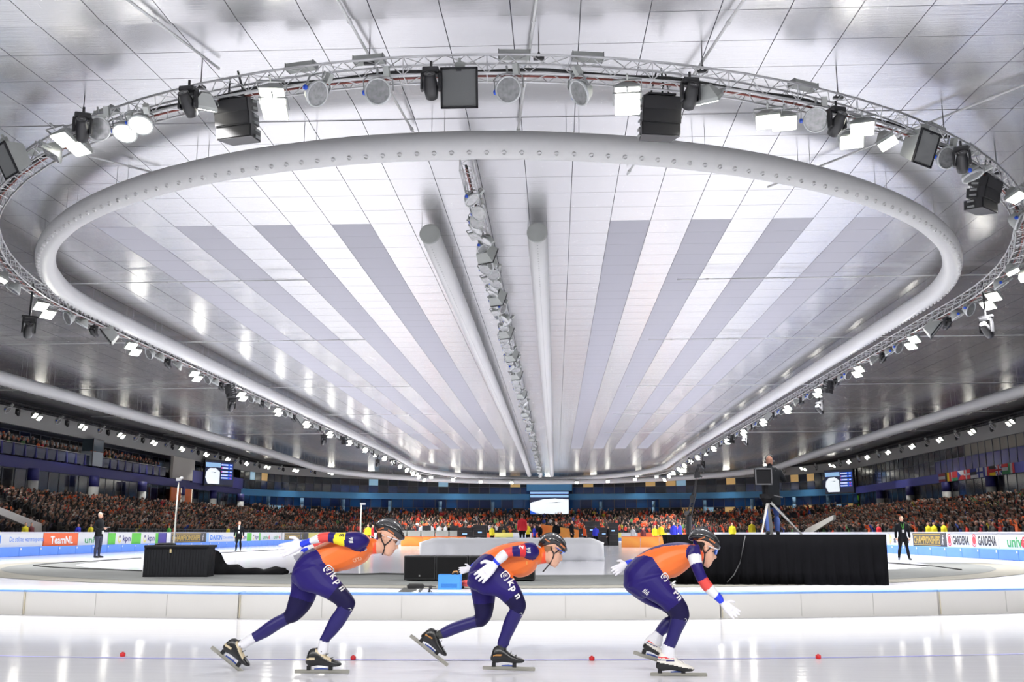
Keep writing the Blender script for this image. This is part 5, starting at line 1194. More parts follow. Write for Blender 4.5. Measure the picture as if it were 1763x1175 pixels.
# ---- standing figures
def figure(jacket, trousers, skin, hair, shoe, pose='stand', voxel=.018, shirt=None):
    """one continuous standing body, 1.80 m, looking to -y"""
    b = Body(); sp = .11 if pose != 'wide' else .20
    for s in (-1, 1):
        fx = s * sp; kx = s * (.10 + .04 * (pose == 'wide'))
        if pose in ('stride', 'camera'): fy, ky = s * .22, -.05 + s * .10
        else: fy, ky = 0, -.02
        b.limb('leg', [(s * .09, 0, .92), (s * .10, 0, .80), (kx, ky, .50), (kx * .6 + fx * .4, (ky + fy) / 2 + .02, .34), (fx, fy + .02, .09)], [.10, .105, .066, .068, .048])
        b.limb('shoe', [(fx, fy + .05, .045), (fx * 1.1, fy - .08, .04), (fx * 1.2, fy - .19, .03)], [.045, .045, .035])
    if pose == 'camera': b.loft('torso', [(0, 0, .66, .20, 0, 0, 0, .15, 0), (0, 0, .80, .195, 0, 0, 0, .145, 0), (0, 0, .98, .19, 0, 0, 0, .14, 0), (0, 0, 1.2, .20, 0, 0, 0, .14, 0), (0, .02, 1.38, .215, 0, 0, 0, .14, 0), (0, .03, 1.48, .19, 0, 0, 0, .12, 0)])
    b.loft('torso', [(0, 0, .84, .165, 0, 0, 0, .115, 0), (0, 0, .98, .17, 0, 0, 0, .125, 0), (0, 0, 1.15, .165, 0, 0, 0, .115, 0), (0, 0, 1.32, .19, 0, 0, 0, .12, 0), (0, .01, 1.44, .195, 0, 0, 0, .10, 0), (0, .01, 1.51, .11, 0, 0, 0, .075, 0)])
    for s in (-1, 1):
        if pose == 'hold': pts = [(s * .19, .01, 1.44), (s * .25, .02, 1.20), (s * .20, -.18, 1.10), (s * .05, -.26, 1.14)]
        elif pose == 'camera': pts = [(s * .19, .01, 1.44), (s * .30, -.10, 1.24), (s * .22, -.30, 1.34), (s * .14, -.38, 1.44)]
        else: pts = [(s * .20, .01, 1.43), (s * .25, .03, 1.16), (s * .27, -.02, .93), (s * .26, -.05, .88)]
        b.limb('arm', pts, [.068, .056, .046, .040])
        e = Vector(pts[-1]); d = (e - Vector(pts[-2])).normalized()
        b.limb('hand', [e, e + d * .05, e + d * .10], [.034, .042, .026])
        for k in (-.028, -.009, .010, .029): b.limb('hand', [e + d * .08 + Vector((0, k, 0)), e + d * .13 + Vector((0, k * 1.1, -.005)), e + d * .165 + Vector((0, k * 1.15, -.015))], [.011, .010, .008])
        b.limb('hand', [e + d * .02 + Vector((0, -.04, 0)), e + d * .07 + Vector((0, -.065, -.01))], [.013, .010])
    b.limb('neck', [(0, .01, 1.48), (0, 0, 1.58)], [.058, .055])
    b.loft('head', [(0, 0, 1.555, .035, 0, 0, 0, .045, 0), (0, -.012, 1.585, .058, 0, 0, 0, .078, 0), (0, -.008, 1.64, .070, 0, 0, 0, .092, 0), (0, 0, 1.69, .074, 0, 0, 0, .098, 0), (0, .006, 1.74, .070, 0, 0, 0, .094, 0), (0, .008, 1.785, .042, 0, 0, 0, .06, 0)])
    b.limb('head', [(0, -.092, 1.665), (0, -.112, 1.635), (0, -.092, 1.622)], [.010, .015, .010])
    for s in (-1, 1): b.limb('head', [(s * .072, .0, 1.63), (s * .080, .012, 1.66), (s * .074, .01, 1.685)], [.010, .016, .010])
    def colour(C, W, t):
        i = np.zeros(len(C), int)                # 0 jacket 1 trousers 2 skin 3 hair 4 shoe 5 shirt
        i[W == 'leg'] = 1; i[W == 'shoe'] = 4; hem = .62 if pose == 'camera' else .86; i[(W == 'torso') & (C[:, 2] < hem)] = 1; i[(W == 'leg') & (C[:, 2] > hem - .02)] = 0
        i[np.isin(W, ('hand', 'neck', 'head'))] = 2
        i[(W == 'head') & ((C[:, 2] > 1.745) | ((C[:, 1] > .03) & (C[:, 2] > 1.60)))] = 3
        if shirt is not None: i[(W == 'torso') & (C[:, 1] < -.04) & (abs(C[:, 0]) < .045) & (C[:, 2] > 1.28)] = 5
        i[(W == 'head') & (abs(C[:, 2] - 1.672) < .010) & (abs(abs(C[:, 0]) - .030) < .014) & (C[:, 1] < -.05)] = 6
        i[(W == 'head') & (abs(C[:, 2] - 1.600) < .007) & (abs(C[:, 0]) < .024) & (C[:, 1] < -.05)] = 7
        return i
    return b.finish(voxel, colour, [jacket, trousers, skin, hair, shoe, shirt or jacket, mat('eye', (.03, .025, .02), .3), mat('lips', rgb(176, 104, 96), .5)], 4)
JB = mat('black coat', rgb(14, 16, 20), .85, spec=.15); JN = mat('navy trousers', rgb(30, 34, 56), .8); TB = mat('black trousers', rgb(14, 14, 16), .85, spec=.15); SHO = mat('black shoe', rgb(12, 12, 12), .4); GH = mat('grey hair', rgb(190, 184, 176), .8); SHW = mat('white shirt', rgb(220, 220, 220), .7); JEAN = mat('blue jeans', rgb(78, 102, 172), .8, noise=.15, nscale=14)
def place(px, py, me, rz, label, name='person', s=None, z=0., group=None, hpx=None):
    p = atz(px, py, z); e = tag(empty(name, p, rz), label, 'person', group); o = link('body', me, e)
    if hpx: k = hpx * p.y / FPX / 1.80; e.scale = (k, k, k)
    return e
f1 = figure(JB, JN, SKIN, GH, SHO, 'hold'); e = place(167, 961, f1, math.radians(75), 'grey-haired man in dark coat and jeans standing on the ice at left, reading a paper', hpx=77)
m = MB(); m.box((0, -.36, 1.20), (.22, .16, .012)); m.build('paper', P_W, e); m = MB(); m.box((.06, -.135, 1.0), (.09, .012, .12)); m.build('badge', P_W, e)
f2 = figure(JB, TB, SKIN, HAIR, SHO, 'stride', shirt=SHW); e = place(410, 949, f2, math.radians(12), 'man in black suit standing on the ice by the left boards', hpx=50); m = MB(); m.box((0, -.14, 1.12), (.10, .012, .13)); m.build('badge', P_W, e)
f3 = figure(JB, TB, SKIN, HAIR, SHO, 'wide'); e = place(1557, 964.5, f3, math.radians(-8), 'man in black coat with green lanyard standing on the ice at right', hpx=72)
m = MB(); m.box((.01, -.145, 1.16), (.085, .012, .12)); m.build('badge', P_W, e); m = MB(); m.path([(-.05, -.10, 1.47), (-.01, -.135, 1.30), (.01, -.14, 1.22), (.04, -.13, 1.32), (.06, -.10, 1.47)], .007, 5); m.build('lanyard', P_GRN, e)
# cameraman on the platform with camera and tripod
xa, xb, ya, zt = PLAT; f4 = figure(JB, JEAN, SKIN, mat('dark cap', rgb(120, 84, 70), .8), SHO, 'camera', .016)
pc = aty(1331, 921, ya + 1.45); e = tag(empty('person', (pc.x, ya + 1.45, zt), math.radians(170)), 'cameraman in black jacket and blue jeans standing on the draped platform', 'person'); link('body', f4, e); e.scale = (1.12, 1.12, 1.08)
m = MB()
for s in (-1, 1): m.path([(s * .11, .13, 1.44), (s * .12, -.02, 1.53), (s * .12, -.13, 1.40), (s * .13, -.10, 1.15)], .018, 6)
m.build('shoulder_strap', P_DARK, e)
m = MB(); m.path([(-.085, 0, 1.70), (-.07, 0, 1.80), (0, 0, 1.835), (.07, 0, 1.80), (.085, 0, 1.70)], .012, 6); m.lathe([(.03, -.02), (.035, .02)], 10, 0, Matrix.Translation((-.09, 0, 1.66)) @ R3('Y', math.pi / 2).to_4x4()); m.lathe([(.03, -.02), (.035, .02)], 10, 0, Matrix.Translation((.09, 0, 1.66)) @ R3('Y', math.pi / 2).to_4x4()); m.build('headset', BLACK, e)
cT = Vector((aty(1322, 900, ya + .70).x, ya + .70, zt)); e = tag(empty('tripod_camera', cT), 'broadcast camera with grey-framed monitor on a silver tripod beside the cameraman', 'camera')
apex = Vector((.03, 0, .84))
for fx, fy in ((-.20, -.15), (.80, .0), (.15, .32)):
    m = MB(); m.bar(apex, apex.lerp(Vector((fx, fy, 0)), .6), .05, .05); m.bar(apex.lerp(Vector((fx, fy, 0)), .4), (fx, fy, 0), .07, .035); m.build('tripod_leg', STEEL, e)
NYL = mat('black nylon', (.006, .006, .007), .9, spec=.1)
m = MB(); m.lathe([(.10, .76), (.14, .86), (.10, .98)], 12); m.box((0, 0, .92), (.30, .22, .10)); m.tube((0, 0, .9), (0, .02, 1.22), .05); m.build('tripod_head', NYL, e, False)
m = MB(); m.box((-.06, .02, 1.39), (.40, .16, .40)); m.tube((-.06, .08, 1.42), (-.02, .22, 1.42), .08, .08, 12); bevel(m.build('camera_body', NYL, e), .02)
m = MB()
for c, s_ in (((-.25, -.065, 1.39), (.03, .02, .38)), ((.13, -.065, 1.39), (.03, .02, .38)), ((-.06, -.065, 1.575), (.40, .02, .03)), ((-.06, -.065, 1.205), (.40, .02, .03))): m.box(c, s_)
m.build('monitor_frame', DKGREY, e)
m = MB(); m.tube((.1, -.02, .95), (.32, -.25, .88), .015); m.build('pan_bar', DKGREY, e)
# people around the infield and by the boards: one body, several jackets
def tint(me, j, t): c = me.copy(); c.materials[0] = j; c.materials[1] = t; c.materials[5] = j; return c
cl = lambda n, *c: mat(n, rgb(*c), .75)
YV = cl('yellow jacket', 238, 222, 40); RJ = cl('red jacket', 206, 30, 44); WJ = cl('white top', 220, 220, 222); BJ = cl('blue jacket', 40, 50, 190); OG = cl('orange jacket', 226, 92, 40); MJ = cl('maroon jacket', 96, 30, 36)
fs = {}
def small(px, py, hpx, j, t, rz, label, z=0., pose='stand', group=None):
    k = (j.name, t.name, pose)
    if k not in fs: fs[k] = tint(f2 if pose == 'stride' else SMALLF[pose], j, t)
    e = place(px, py, fs[k], rz, label, z=z, hpx=hpx, group=group); return e
SMALLF = dict(stand=figure(JB, TB, SKIN, HAIR, SHO, 'stand', .03), hold=figure(JB, TB, SKIN, HAIR, SHO, 'hold', .03))
small(899, 939, 51, RJ, TB, math.pi, 'person in bright red jacket standing with back turned behind the covered block')
small(909, 938, 36, YV, TB, .6, 'person in yellow vest beside the red-jacketed one', pose='hold')
small(847, 938, 32, YV, TB, 2.6, 'person in yellow jacket among the infield counters')
for i, (px, j, lab) in enumerate(((726, WJ, 'first'), (742, WJ, 'second'), (756, WJ, 'third'), (767, WJ, 'fourth'))): small(px, 937, 34, j, TB, math.pi - .3 * i, f'person in white top behind the white counters, {lab} from the left')
small(773, 937, 32, JB, TB, .4, 'person in black behind the white counters'); small(781, 938, 31, BJ, TB, .4, 'person in blue jacket at the right end of the white counters')
small(831, 939, 38, MJ, TB, 2.2, 'person in maroon jacket left of the yellow jacket'); small(920, 940, 34, BJ, JN, 1.2, 'person in blue and white jacket left of the orange banner', pose='hold')
small(930, 940, 36, JB, TB, -1, 'person in black left of the orange banner')
for i, (px, h_, j, lab) in enumerate(((958, 40, JB, 'behind the helmet of the second skater'), (985, 42, JB, 'tall one next to the equipment cases'), (1006, 34, OG, 'wearing orange between black cases'), (1026, 34, BJ, 'wearing blue beside the black cases'), (1048, 32, JB, 'right of the blue jacket'), (1090, 32, WJ, 'in white behind the orange boards'), (1108, 30, MJ, 'in maroon behind the orange boards'))): small(px, 940, h_, j, TB, i * 1.1, f'infield person {lab}')
small(1128, 940, 34, YV, TB, .5, 'person in yellow jacket behind the orange boards'); small(1139, 940, 36, YV, JN, 2.5, 'second person in yellow jacket behind the orange boards')
small(1161, 941, 40, BJ, JN, -.4, 'person in bright blue jacket and white cap left of the third skater'); small(1172, 939, 38, BJ, JN, 1.0, 'second person in bright blue jacket left of the third skater')
small(633, 940, 36, YV, TB, .5, 'person in yellow jacket behind the first skater\'s shoulder'); small(641, 941, 36, RJ, TB, 1.5, 'person in red jacket behind the first skater\'s helmet')
small(1262, 938, 36, YV, TB, .0, 'person in yellow jacket seen over the platform, left one'); small(1296, 937, 38, YV, TB, .3, 'person in yellow jacket seen over the platform, right one')
small(1587, 950.5, 42, RJ, TB, -.5, 'official in red jacket standing at the right boards', pose='hold')
def stand_at(px, py, X, me_key, label, j, rz, hm=1.75):
    p = atx(px, py, X); e = tag(empty('person', (p.x, p.y, .42), rz), label, 'person'); k = (j.name, 's'); 
    if k not in fs: fs[k] = tint(SMALLF['stand'], j, TB)
    link('body', fs[k], e); e.scale = (hm / 1.8,) * 3
for px, lab in ((1600, 'first'), (1610, 'second'), (1627, 'third')): stand_at(px, 935, BXR + .7, 0, f'steward in yellow jacket behind the right boards, {lab} from the left', YV, -1.2, 1.35)
stand_at(1514, 930, BXR + .7, 0, 'steward in red jacket behind the right boards beside the platform', RJ, -1.2, 1.35)
for px, j, lab in ((42, YV, 'steward in yellow vest behind the left boards near the stair wall'), (52, MJ, 'steward in maroon behind the left boards near the stair wall'), (133, BJ, 'person in blue behind the left boards'), (155, YV, 'steward in yellow jacket behind the left boards by the standing man'), (392, YV, 'steward in yellow jacket behind the far left boards'), (290, cl('green jacket', 70, 170, 60), 'person in green jacket behind the left boards')): stand_at(px, 930, BXL - .6, 0, lab, j, 1.2, 1.30)
# ================================================================ THE THREE SKATERS
SUIT = mat('violet-blue race suit', rgb(34, 22, 102), .5, noise=.06, nscale=8, spec=.25); SUITD = mat('dark navy suit panel', rgb(20, 14, 62), .55, noise=.08, nscale=8, spec=.25); SHIN = mat('shiny blue lower leg', rgb(38, 32, 98), .42, noise=.1, nscale=14, spec=.35)
ORNG = mat('orange suit', rgb(240, 116, 44), .45, noise=.05, nscale=8); ORNR = mat('bright orange-red collar', rgb(252, 84, 42), .5); WHT = mat('white suit band', rgb(232, 232, 236), .55); REDB = mat('red suit band', rgb(224, 72, 66), .5); BLUB = mat('bright blue band', rgb(36, 62, 226), .5); YELB = mat('yellow armband', rgb(246, 228, 40), .5); REDA = mat('red armband', rgb(214, 36, 48), .5); BLKP = mat('black panel', rgb(18, 16, 34), .6)
SOCKW = mat('white sock', rgb(226, 226, 232), .8); SOCKG = mat('grey sock', rgb(60, 62, 60), .8); GLOVE = mat('white glove', rgb(236, 234, 240), .7, noise=.03); HELM = mat('black helmet', (.02, .02, .022), .18, coat=.6); HELO = mat('helmet orange mark', rgb(190, 112, 66), .4); STRAP = mat('black strap', (.02, .015, .018), .7)
BOOTK = mat('black boot', (.014, .014, .015), .3, noise=.3, nscale=18); BEIGE = mat('beige boot flash', rgb(206, 190, 158), .5); BLADE = mat('skate blade', rgb(176, 174, 164), .35, .7); BLT = mat('blade blue clap', rgb(50, 74, 150), .4); BOOTW = mat('white boot', rgb(226, 222, 214), .45); LENSB = mat('blue mirrored lens', rgb(70, 120, 230), .12, .6); FRW = mat('white glasses frame', rgb(230, 230, 236), .4); LIP = mat('lip', rgb(190, 110, 104), .5); BROW = mat('brow', rgb(110, 78, 56), .8); EYEM = mat('eye white', rgb(220, 214, 208), .3)
class Trace:
    """surveyed outline points (crop scale and offset) turned into places at the skater's distance"""
    def __init__(s, sc, ox, oy, Y): s.sc, s.ox, s.oy, s.Y = sc, ox, oy, Y
    def at(s, x, y, dy=0.): return aty(s.ox + x / s.sc, s.oy + y / s.sc, s.Y + dy)
    def st(s, rows):       # rows: ax,ay,bx,by,depth offset,half depth
        out = []
        for ax, ay, bx, by, dy, ry in rows:
            a, b = s.at(ax, ay, dy), s.at(bx, by, dy); c = (a + b) / 2; h = (a - b) / 2; out.append((*c, *h, 0, ry, 0))
        return out
def inside(poly, x, y):
    r = np.zeros(len(x), bool); n = len(poly)
    for i in range(n):
        (x0, y0), (x1, y1) = poly[i], poly[i - 1]
        c = ((y0 > y) != (y1 > y)) & (x < (x1 - x0) * (y - y0) / (y1 - y0 + 1e-12) + x0); r ^= c
    return r
def hand_mesh(wrist, d, l, n, size=1., curl=.25, spread=1.):
    """white glove: palm, four fingers of different length with bends, thumb leaving the side of the palm"""
    b = Body(); d, l, n = Vector(d).normalized(), Vector(l).normalized(), Vector(n).normalized(); w0 = Vector(wrist); k = size
    b.loft('palm', [(*(w0 - d * .004 * k), *(l * .030 * k), *(n * .024 * k)), (*(w0 + d * .016 * k), *(l * .033 * k), *(n * .024 * k)), (*(w0 + d * .05 * k), *(l * .044 * k), *(n * .021 * k)), (*(w0 + d * .088 * k), *(l * .045 * k), *(n * .017 * k))])
    for off, L in ((-.034, .066), (-.011, .080), (.012, .084), (.034, .074)):
        p0 = w0 + d * .075 * k + l * off * k; d1 = (d + l * off * 3.0 * spread).normalized(); q1 = p0 + d1 * (L * .45 + .015) * k; d2 = (d1 - n * curl).normalized(); q2 = q1 + d2 * L * .32 * k; d3 = (d2 - n * curl).normalized(); q3 = q2 + d3 * L * .26 * k
        b.limb('finger', [p0, q1, q2, q3], [.0115 * k, .0108 * k, .0098 * k, .0082 * k])
    t0 = w0 + d * .02 * k + l * .030 * k; t1 = t0 + (d * .5 + l * .8).normalized() * .040 * k; t2 = t1 + (d * .9 + l * .35).normalized() * .034 * k
    b.limb('finger', [t0, t1, t2], [.016 * k, .0135 * k, .010 * k])
    me = remesh(b.mb, .005, 3, 'glove'); me.materials.append(GLOVE); return me
def boot(parent, heel, toe, dy_vec, style, blade0, blade1, width=.05):
    """boot with ankle, posts and long blade; heel/toe = ends of the sole, blade0/1 = ends of the runner"""
    u = (toe - heel); L = u.length; u.normalize(); yv = Vector((0, 1, 0)); v = yv.cross(u); v = -v if v.z < 0 else v
    prof = [(-.02, .10, .26, .022), (.05, .03, .46, .040), (.16, .02, .54, .044), (.30, .04, .53, .043), (.44, .03, .43, .043), (.56, .02, .33, .045), (.70, .0, .25, .047), (.84, .0, .185, .046), (.95, .01, .14, .036), (1.0, .04, .10, .018)]
    st = []
    for t, lo, hi, hwid in prof: c = heel + u * (t * L) + v * ((lo + hi) / 2 * L); st.append((*c, *(v * (hi - lo) / 2 * L), 0, hwid, 0))
    b = Body(); b.loft('boot', st); r = (heel + u * (.22 * L) + v * .5 * L)
    def colour(C, W, t):
        i = np.zeros(len(C), int); q = (C - np.array(heel)); a = q @ np.array(u) / L; h = q @ np.array(v) / L
        if style == 'beige':
            i[(np.abs(h - (.47 - .62 * (a - .30))) < .035 + .03 * np.sin((a - .2) * 5)) & (a > .26) & (a < .74)] = 1
            i[(abs(h - .24) < .035) & (a < .26) & (a > -.02)] = 1
        elif style == 'white':
            i[:] = 2; i[(h < .27 - .20 * a + .0)] = 0; i[np.abs(h - (.40 - .05 * a)) < .018] = 3; i[np.abs(h - (.33 - .04 * a)) < .018] = 4; i[(a > .45) & (i > 2)] = 2
        elif style == 'plain': i[(abs(h - .25 - .08 * a) < .022) & (a < .32) & (a > .05)] = 1
        return i
    me = b.finish(.007, colour, [BOOTK, BEIGE if style == 'beige' else mat('gold boot print', rgb(170, 120, 60), .5), BOOTW, REDA, NAVY], 3); me.name = 'skate_boot'
    o = link('skate_boot', me, parent)
    bu = (blade1 - blade0); BL = bu.length; bu.normalize(); bv = yv.cross(bu); bv = -bv if bv.z < 0 else bv
    m = MB(); rs = []
    for t, hh in ((0, .010), (.012, .016), (.5, .017), (.988, .016), (1., .010)):
        c = blade0 + bu * (t * BL); rs.append([c + bv * s * hh + yv * w_ * .007 for s, w_ in ((-1, -.6), (-.2, -1), (1, -1), (1, 1), (-.2, 1), (-1, .6))])
    m.rings(rs); bl = m.build('skate_blade', BLADE, o)
    m = MB(); m.bar(blade0 + bu * .16 * BL - bv * .010, blade0 + bu * .84 * BL - bv * .010, .018, .0); 
    for t0, t1 in ((.06, .30), (.70, .62)):
        a_ = heel + u * t0 * L + v * .05 * L; s_ = ((a_ - blade0).dot(bu)); m.bar(a_, blade0 + bu * max(.1 * BL, min(.9 * BL, s_)) + bv * .012, .030, .034)
    m.build('blade_post', BOOTK, o)
    m = MB(); c0 = blade0 + bu * BL * .36 + bv * .018; m.path([c0, c0 + bu * .06 + bv * .006, c0 + bu * .12], .008, 6); m.build('clap_spring', BLT, o, True)
    m = MB(); a_ = heel + u * .30 * L + v * .50 * L
    for k in range(4): c = a_ + u * (.035 * k) * 1.2 - v * (.028 * k); m.tube(c - yv * .042 + v * .012, c + yv * .042 + v * .012, .0045, n=6)
    m.build('laces', P_W if style == 'white' else BOOTK, o)
    return o
def stick(parent, bvh, name, v2, f, centre, ang, h, m, Y, off=.004):
    """flat print laid on the suit surface: letters are set out at centre (world), turned by ang, and dropped on the cloth"""
    mb = MB(); ca, sa = math.cos(ang), math.sin(ang); pts = []
    for x, y in v2:
        X = centre.x + (x * ca - y * sa) * h; Z = centre.z + (x * sa + y * ca) * h; hit = bvh.ray_cast(Vector((X, Y - 1.2, Z)), Vector((0, 1, 0)))
        pts.append(hit[0] - Vector((0, off, 0)) if hit[0] is not None else None)
    ok = [p for p in pts if p is not None]
    if not ok: return None
    my = sum(p.y for p in ok) / len(ok); pts = [p if p is not None else Vector((centre.x + (v2[i][0] * ca - v2[i][1] * sa) * h, my, centre.z + (v2[i][0] * sa + v2[i][1] * ca) * h)) for i, p in enumerate(pts)]
    mb.add(pts, f); return mb.build(name, m, parent)
def txt(s, bold=.05):
    v, f = text_mesh(s, bold, 3); bm = bmesh.new(); vs = [bm.verts.new(tuple(p)) for p in v]
    for q in f:
        try: bm.faces.new([vs[i] for i in q])
        except ValueError: pass
    bmesh.ops.triangulate(bm, faces=bm.faces[:])
    for _ in range(3): bmesh.ops.subdivide_edges(bm, edges=[e_ for e_ in bm.edges if e_.calc_length() > .16], cuts=1); bmesh.ops.triangulate(bm, faces=bm.faces[:])
    bm.verts.index_update(); v = np.array([tuple(p.co) for p in bm.verts]); f = [tuple(q.index for q in p.verts) for p in bm.faces]; bm.free()
    v[:, 0] -= (v[:, 0].max() + v[:, 0].min()) / 2; v[:, 1] -= .5; return v[:, :2].tolist(), f
def ring2(r0, r1, n=20, cx=0., cy=0., a0=0., a1=2 * math.pi):
    v = []; f = []
    for k in range(n + 1): a = a0 + (a1 - a0) * k / n; v += [(cx + r0 * math.cos(a), cy + r0 * math.sin(a)), (cx + r1 * math.cos(a), cy + r1 * math.sin(a))]
    for k in range(n): f.append((2 * k, 2 * k + 1, 2 * k + 3, 2 * k + 2))
    return v, f
def mark():      # wordmark emblem: rounded square ring with a curl inside
    v = []; f = []
    for k in range(28):
        a = 2 * math.pi * k / 28
        if 4.4 < a < 5.0: continue
        for a_ in (a, a + 2 * math.pi / 28):
            q = 1 / (abs(math.cos(a_)) ** 4 + abs(math.sin(a_)) ** 4) ** .25
            for r in (.42, .56): v.append((r * q * math.cos(a_), r * q * math.sin(a_)))
        i = len(v) - 4; f.append((i, i + 1, i + 3, i + 2))
    for r0, r1, a0, a1 in ((.20, .30, .3, 5.0), (.0, .12, 0, 6.28)):
        vv, ff = ring2(r0, r1, 12, 0, 0, a0, a1); k = len(v); v += vv; f += [tuple(i + k for i in q) for q in ff]
    return v, f
def skater(label, Y, U, Lg, D):
    """U = trace of the upper body, Lg = trace of the legs, D = outline data"""
    base = atz(*D['base']); root = tag(empty('person', (0, 0, 0)), label, 'person', 'team of three skaters in line'); b = Body()
    b.loft('torso', U.st(D['torso']))
    b.loft('neck', U.st(D['neck'])); H = D.get('headtrace', U)
    b.loft('head', H.st([(xl, y, xr, y, 0, ry) for y, xl, xr, ry in D['head']]), 3)
    (n0, n1) = D['nose']; a, c = H.at(*n0), H.at(*n1); b.limb('nose', [a, a.lerp(c, .55), c - Vector((.004, 0, 0)), c + Vector((-.012, 0, -.006))], [.007, .010, .013, .010])
    ear = H.at(*D['ear'])
    for s in (-1, 1): q = ear + Vector((0, s * .074, 0)); b.limb('ear', [q + Vector((.004, 0, -.030)), q + Vector((-.004, s * .008, -.006)), q + Vector((-.006, s * .010, .014)), q + Vector((.008, s * .004, .026))], [.008, .013, .014, .009])
    b.loft('near_arm', U.st(D['arm']))
    b.loft('near_leg', Lg.st(D['nleg'])); b.loft('far_leg', Lg.st(D['fleg']))
    fa = D['farm']; b.limb('far_arm', [U.at(x, y, dy) for x, y, dy, r in fa], [r for *_, r in fa])
    orange = [(x / U.sc + U.ox, y / U.sc + U.oy) for x, y in D['orange']]
    names = D['names']
    def colour(C, W, t):
        # side-view coordinates of every face, taken at the skater's own plane
        k = Y / np.maximum(C[:, 1], .1); q = [in_view(c[0], Y, c[2]) for c in C]; px = np.array([v[0] for v in q]); py = np.array([v[1] for v in q])
        i = np.zeros(len(C), int); tor = (W == 'torso') | (W == 'neck')
        i[tor & inside(orange, px, py)] = 1
        i[(W == 'neck')] = 1; i[(W == 'neck') & (t > D['collar'][0])] = 2; i[(W == 'neck') & (t > D['collar'][1])] = 3
        i[np.isin(W, ('head', 'nose', 'ear'))] = 3
        if 'hairpoly' in D: hp = [(x / H.sc + H.ox, y / H.sc + H.oy) for x, y in D['hairpoly']]; i[np.isin(W, ('head', 'neck')) & inside(hp, px, py)] = 4
        lp = D['lips']; lx, ly = lp[0] / H.sc + H.ox, lp[1] / H.sc + H.oy; i[(W == 'head') & (np.abs(py - ly) < .55) & (px > lx - 2.2)] = 5
        if 'eye' in D:
            ex, ey = D['eye'][0] / H.sc + H.ox, D['eye'][1] / H.sc + H.oy; i[(W == 'head') & (np.hypot(px - ex, (py - ey) * 1.5) < 1.5)] = 6; i[(W == 'head') & (np.abs(py - ey + 2.4) < .7) & (np.abs(px - ex + .5) < 3)] = 4
        for nm in ('near_arm', 'far_arm'):
            s = W == nm
            for t0, t1, c in D['armcol'] if nm == 'near_arm' else D.get('farcol', [(0, .55, 0), (.55, .68, 7), (.68, .82, 8), (.82, 1.01, 9)]): i[s & (t >= t0) & (t < t1)] = c
        for nm, (tk, tp, ts) in (('near_leg', D['nt']), ('far_leg', D['ft'])):
            s = W == nm; i[s] = 0; i[s & (t > tk)] = 10; i[s & (t > tp)] = 11; i[s & (t > ts)] = 12
        for poly, c in D.get('patches', []):
            pp = [(x / U.sc + U.ox, y / U.sc + U.oy) for x, y in poly]; i[inside(pp, px, py) & (W == 'torso')] = c
        return i
    me = b.finish(.0075, colour, [SUIT, ORNG, ORNR, SKIN, D['hairm'], LIP, mat('eye', (.03, .025, .02), .3), REDB, WHT, BLUB, SUITD, SHIN, D['sock'], YELB, REDA, BLKP], 5); me.name = 'body'
    body = link('body', me, root)
    bvh = BVHTree.FromPolygons([tuple(v.co) for v in me.vertices], [tuple(p.vertices) for p in me.polygons])
    # helmet
    st = H.st([(ax, ay, bx, by, 0, ry) for ax, ay, bx, by, ry in D['helmet']]); rs, _ = loft_rings(st, 24, 4); m = MB(); m.rings(rs); he = m.build('helmet', HELM, root, True)
    hb = BVHTree.FromPolygons([Vector(v) for v in m.v], m.f)
    for (x0, y0), (x1, y1), w_ in D['hmarks']:
        a, c = H.at(x0, y0), H.at(x1, y1); d = c - a; L = math.hypot(d.x, d.z); v2 = [(-.5, -.5 * w_ / L), (.5, -.5 * w_ / L), (.5, .5 * w_ / L), (-.5, .5 * w_ / L)]
        gx = [(i / 6 - .5, (j / 2 - .5) * w_ / L) for i in range(7) for j in range(3)]; ff = [(i * 3 + j, i * 3 + j + 3, i * 3 + j + 4, i * 3 + j + 1) for i in range(6) for j in range(2)]
        stick(he, hb, 'orange_mark', gx, ff, (a + c) / 2, math.atan2(d.z, d.x), L, HELO, Y, .003)
    m = MB(); n_ = len(rs[0])
    m.path([rs[i][n_ // 4 * 0 + 0] + Vector((0, 0, .002)) for i in range(6, len(rs) - 6)], .006, 6); m.build('centre_ridge', DKGREY, he, True)
    # strap
    m = MB()
    for line in D['strap']:
        pts = []
        for x, y in line:
            p = H.at(x, y); hit = bvh.ray_cast(Vector((p.x, Y - .6, p.z)), Vector((0, 1, 0))); yy = hit[0].y - .004 if hit[0] is not None and hit[0].y < Y + .02 else Y - .065; pts.append(Vector((p.x, yy, p.z)))
        m.path(spline([tuple(p) for p in pts], 3).tolist(), .0062, 6)
    m.build('chin_strap', STRAP, root, True)
    # glasses
    if 'glass' in D:
        (t0, t1, l0), fm, lm = D['glass']; m = MB(); a, c = H.at(*t0), H.at(*t1)
        for s in (-1, 1): m.path([a + Vector((0, s * .080, 0)), a.lerp(c, .6) + Vector((0, s * .076, 0)), c + Vector((.004, s * .052, 0)), c + Vector((.016, s * .02, .002))], .0045, 6)
        m.path([c + Vector((.016, -.02, .002)), c + Vector((.017, .02, .002))], .0045, 6); g_ = m.build('glasses', fm, root, True); l = H.at(*l0); m = MB()
        for s in (-1, 1):
            P_ = [(c + Vector((.012, s * .012, .002))), (c + Vector((-.004, s * .058, .0))), (l + Vector((-.012, s * .052, -.012))), (l + Vector((.006, s * .016, -.010)))]
            m.add(P_ + [p + Vector((-.003, 0, 0)) for p in P_], [(0, 1, 2, 3), (7, 6, 5, 4), (0, 4, 5, 1), (1, 5, 6, 2), (2, 6, 7, 3), (3, 7, 4, 0)])
        m.build('lens', lm, g_)
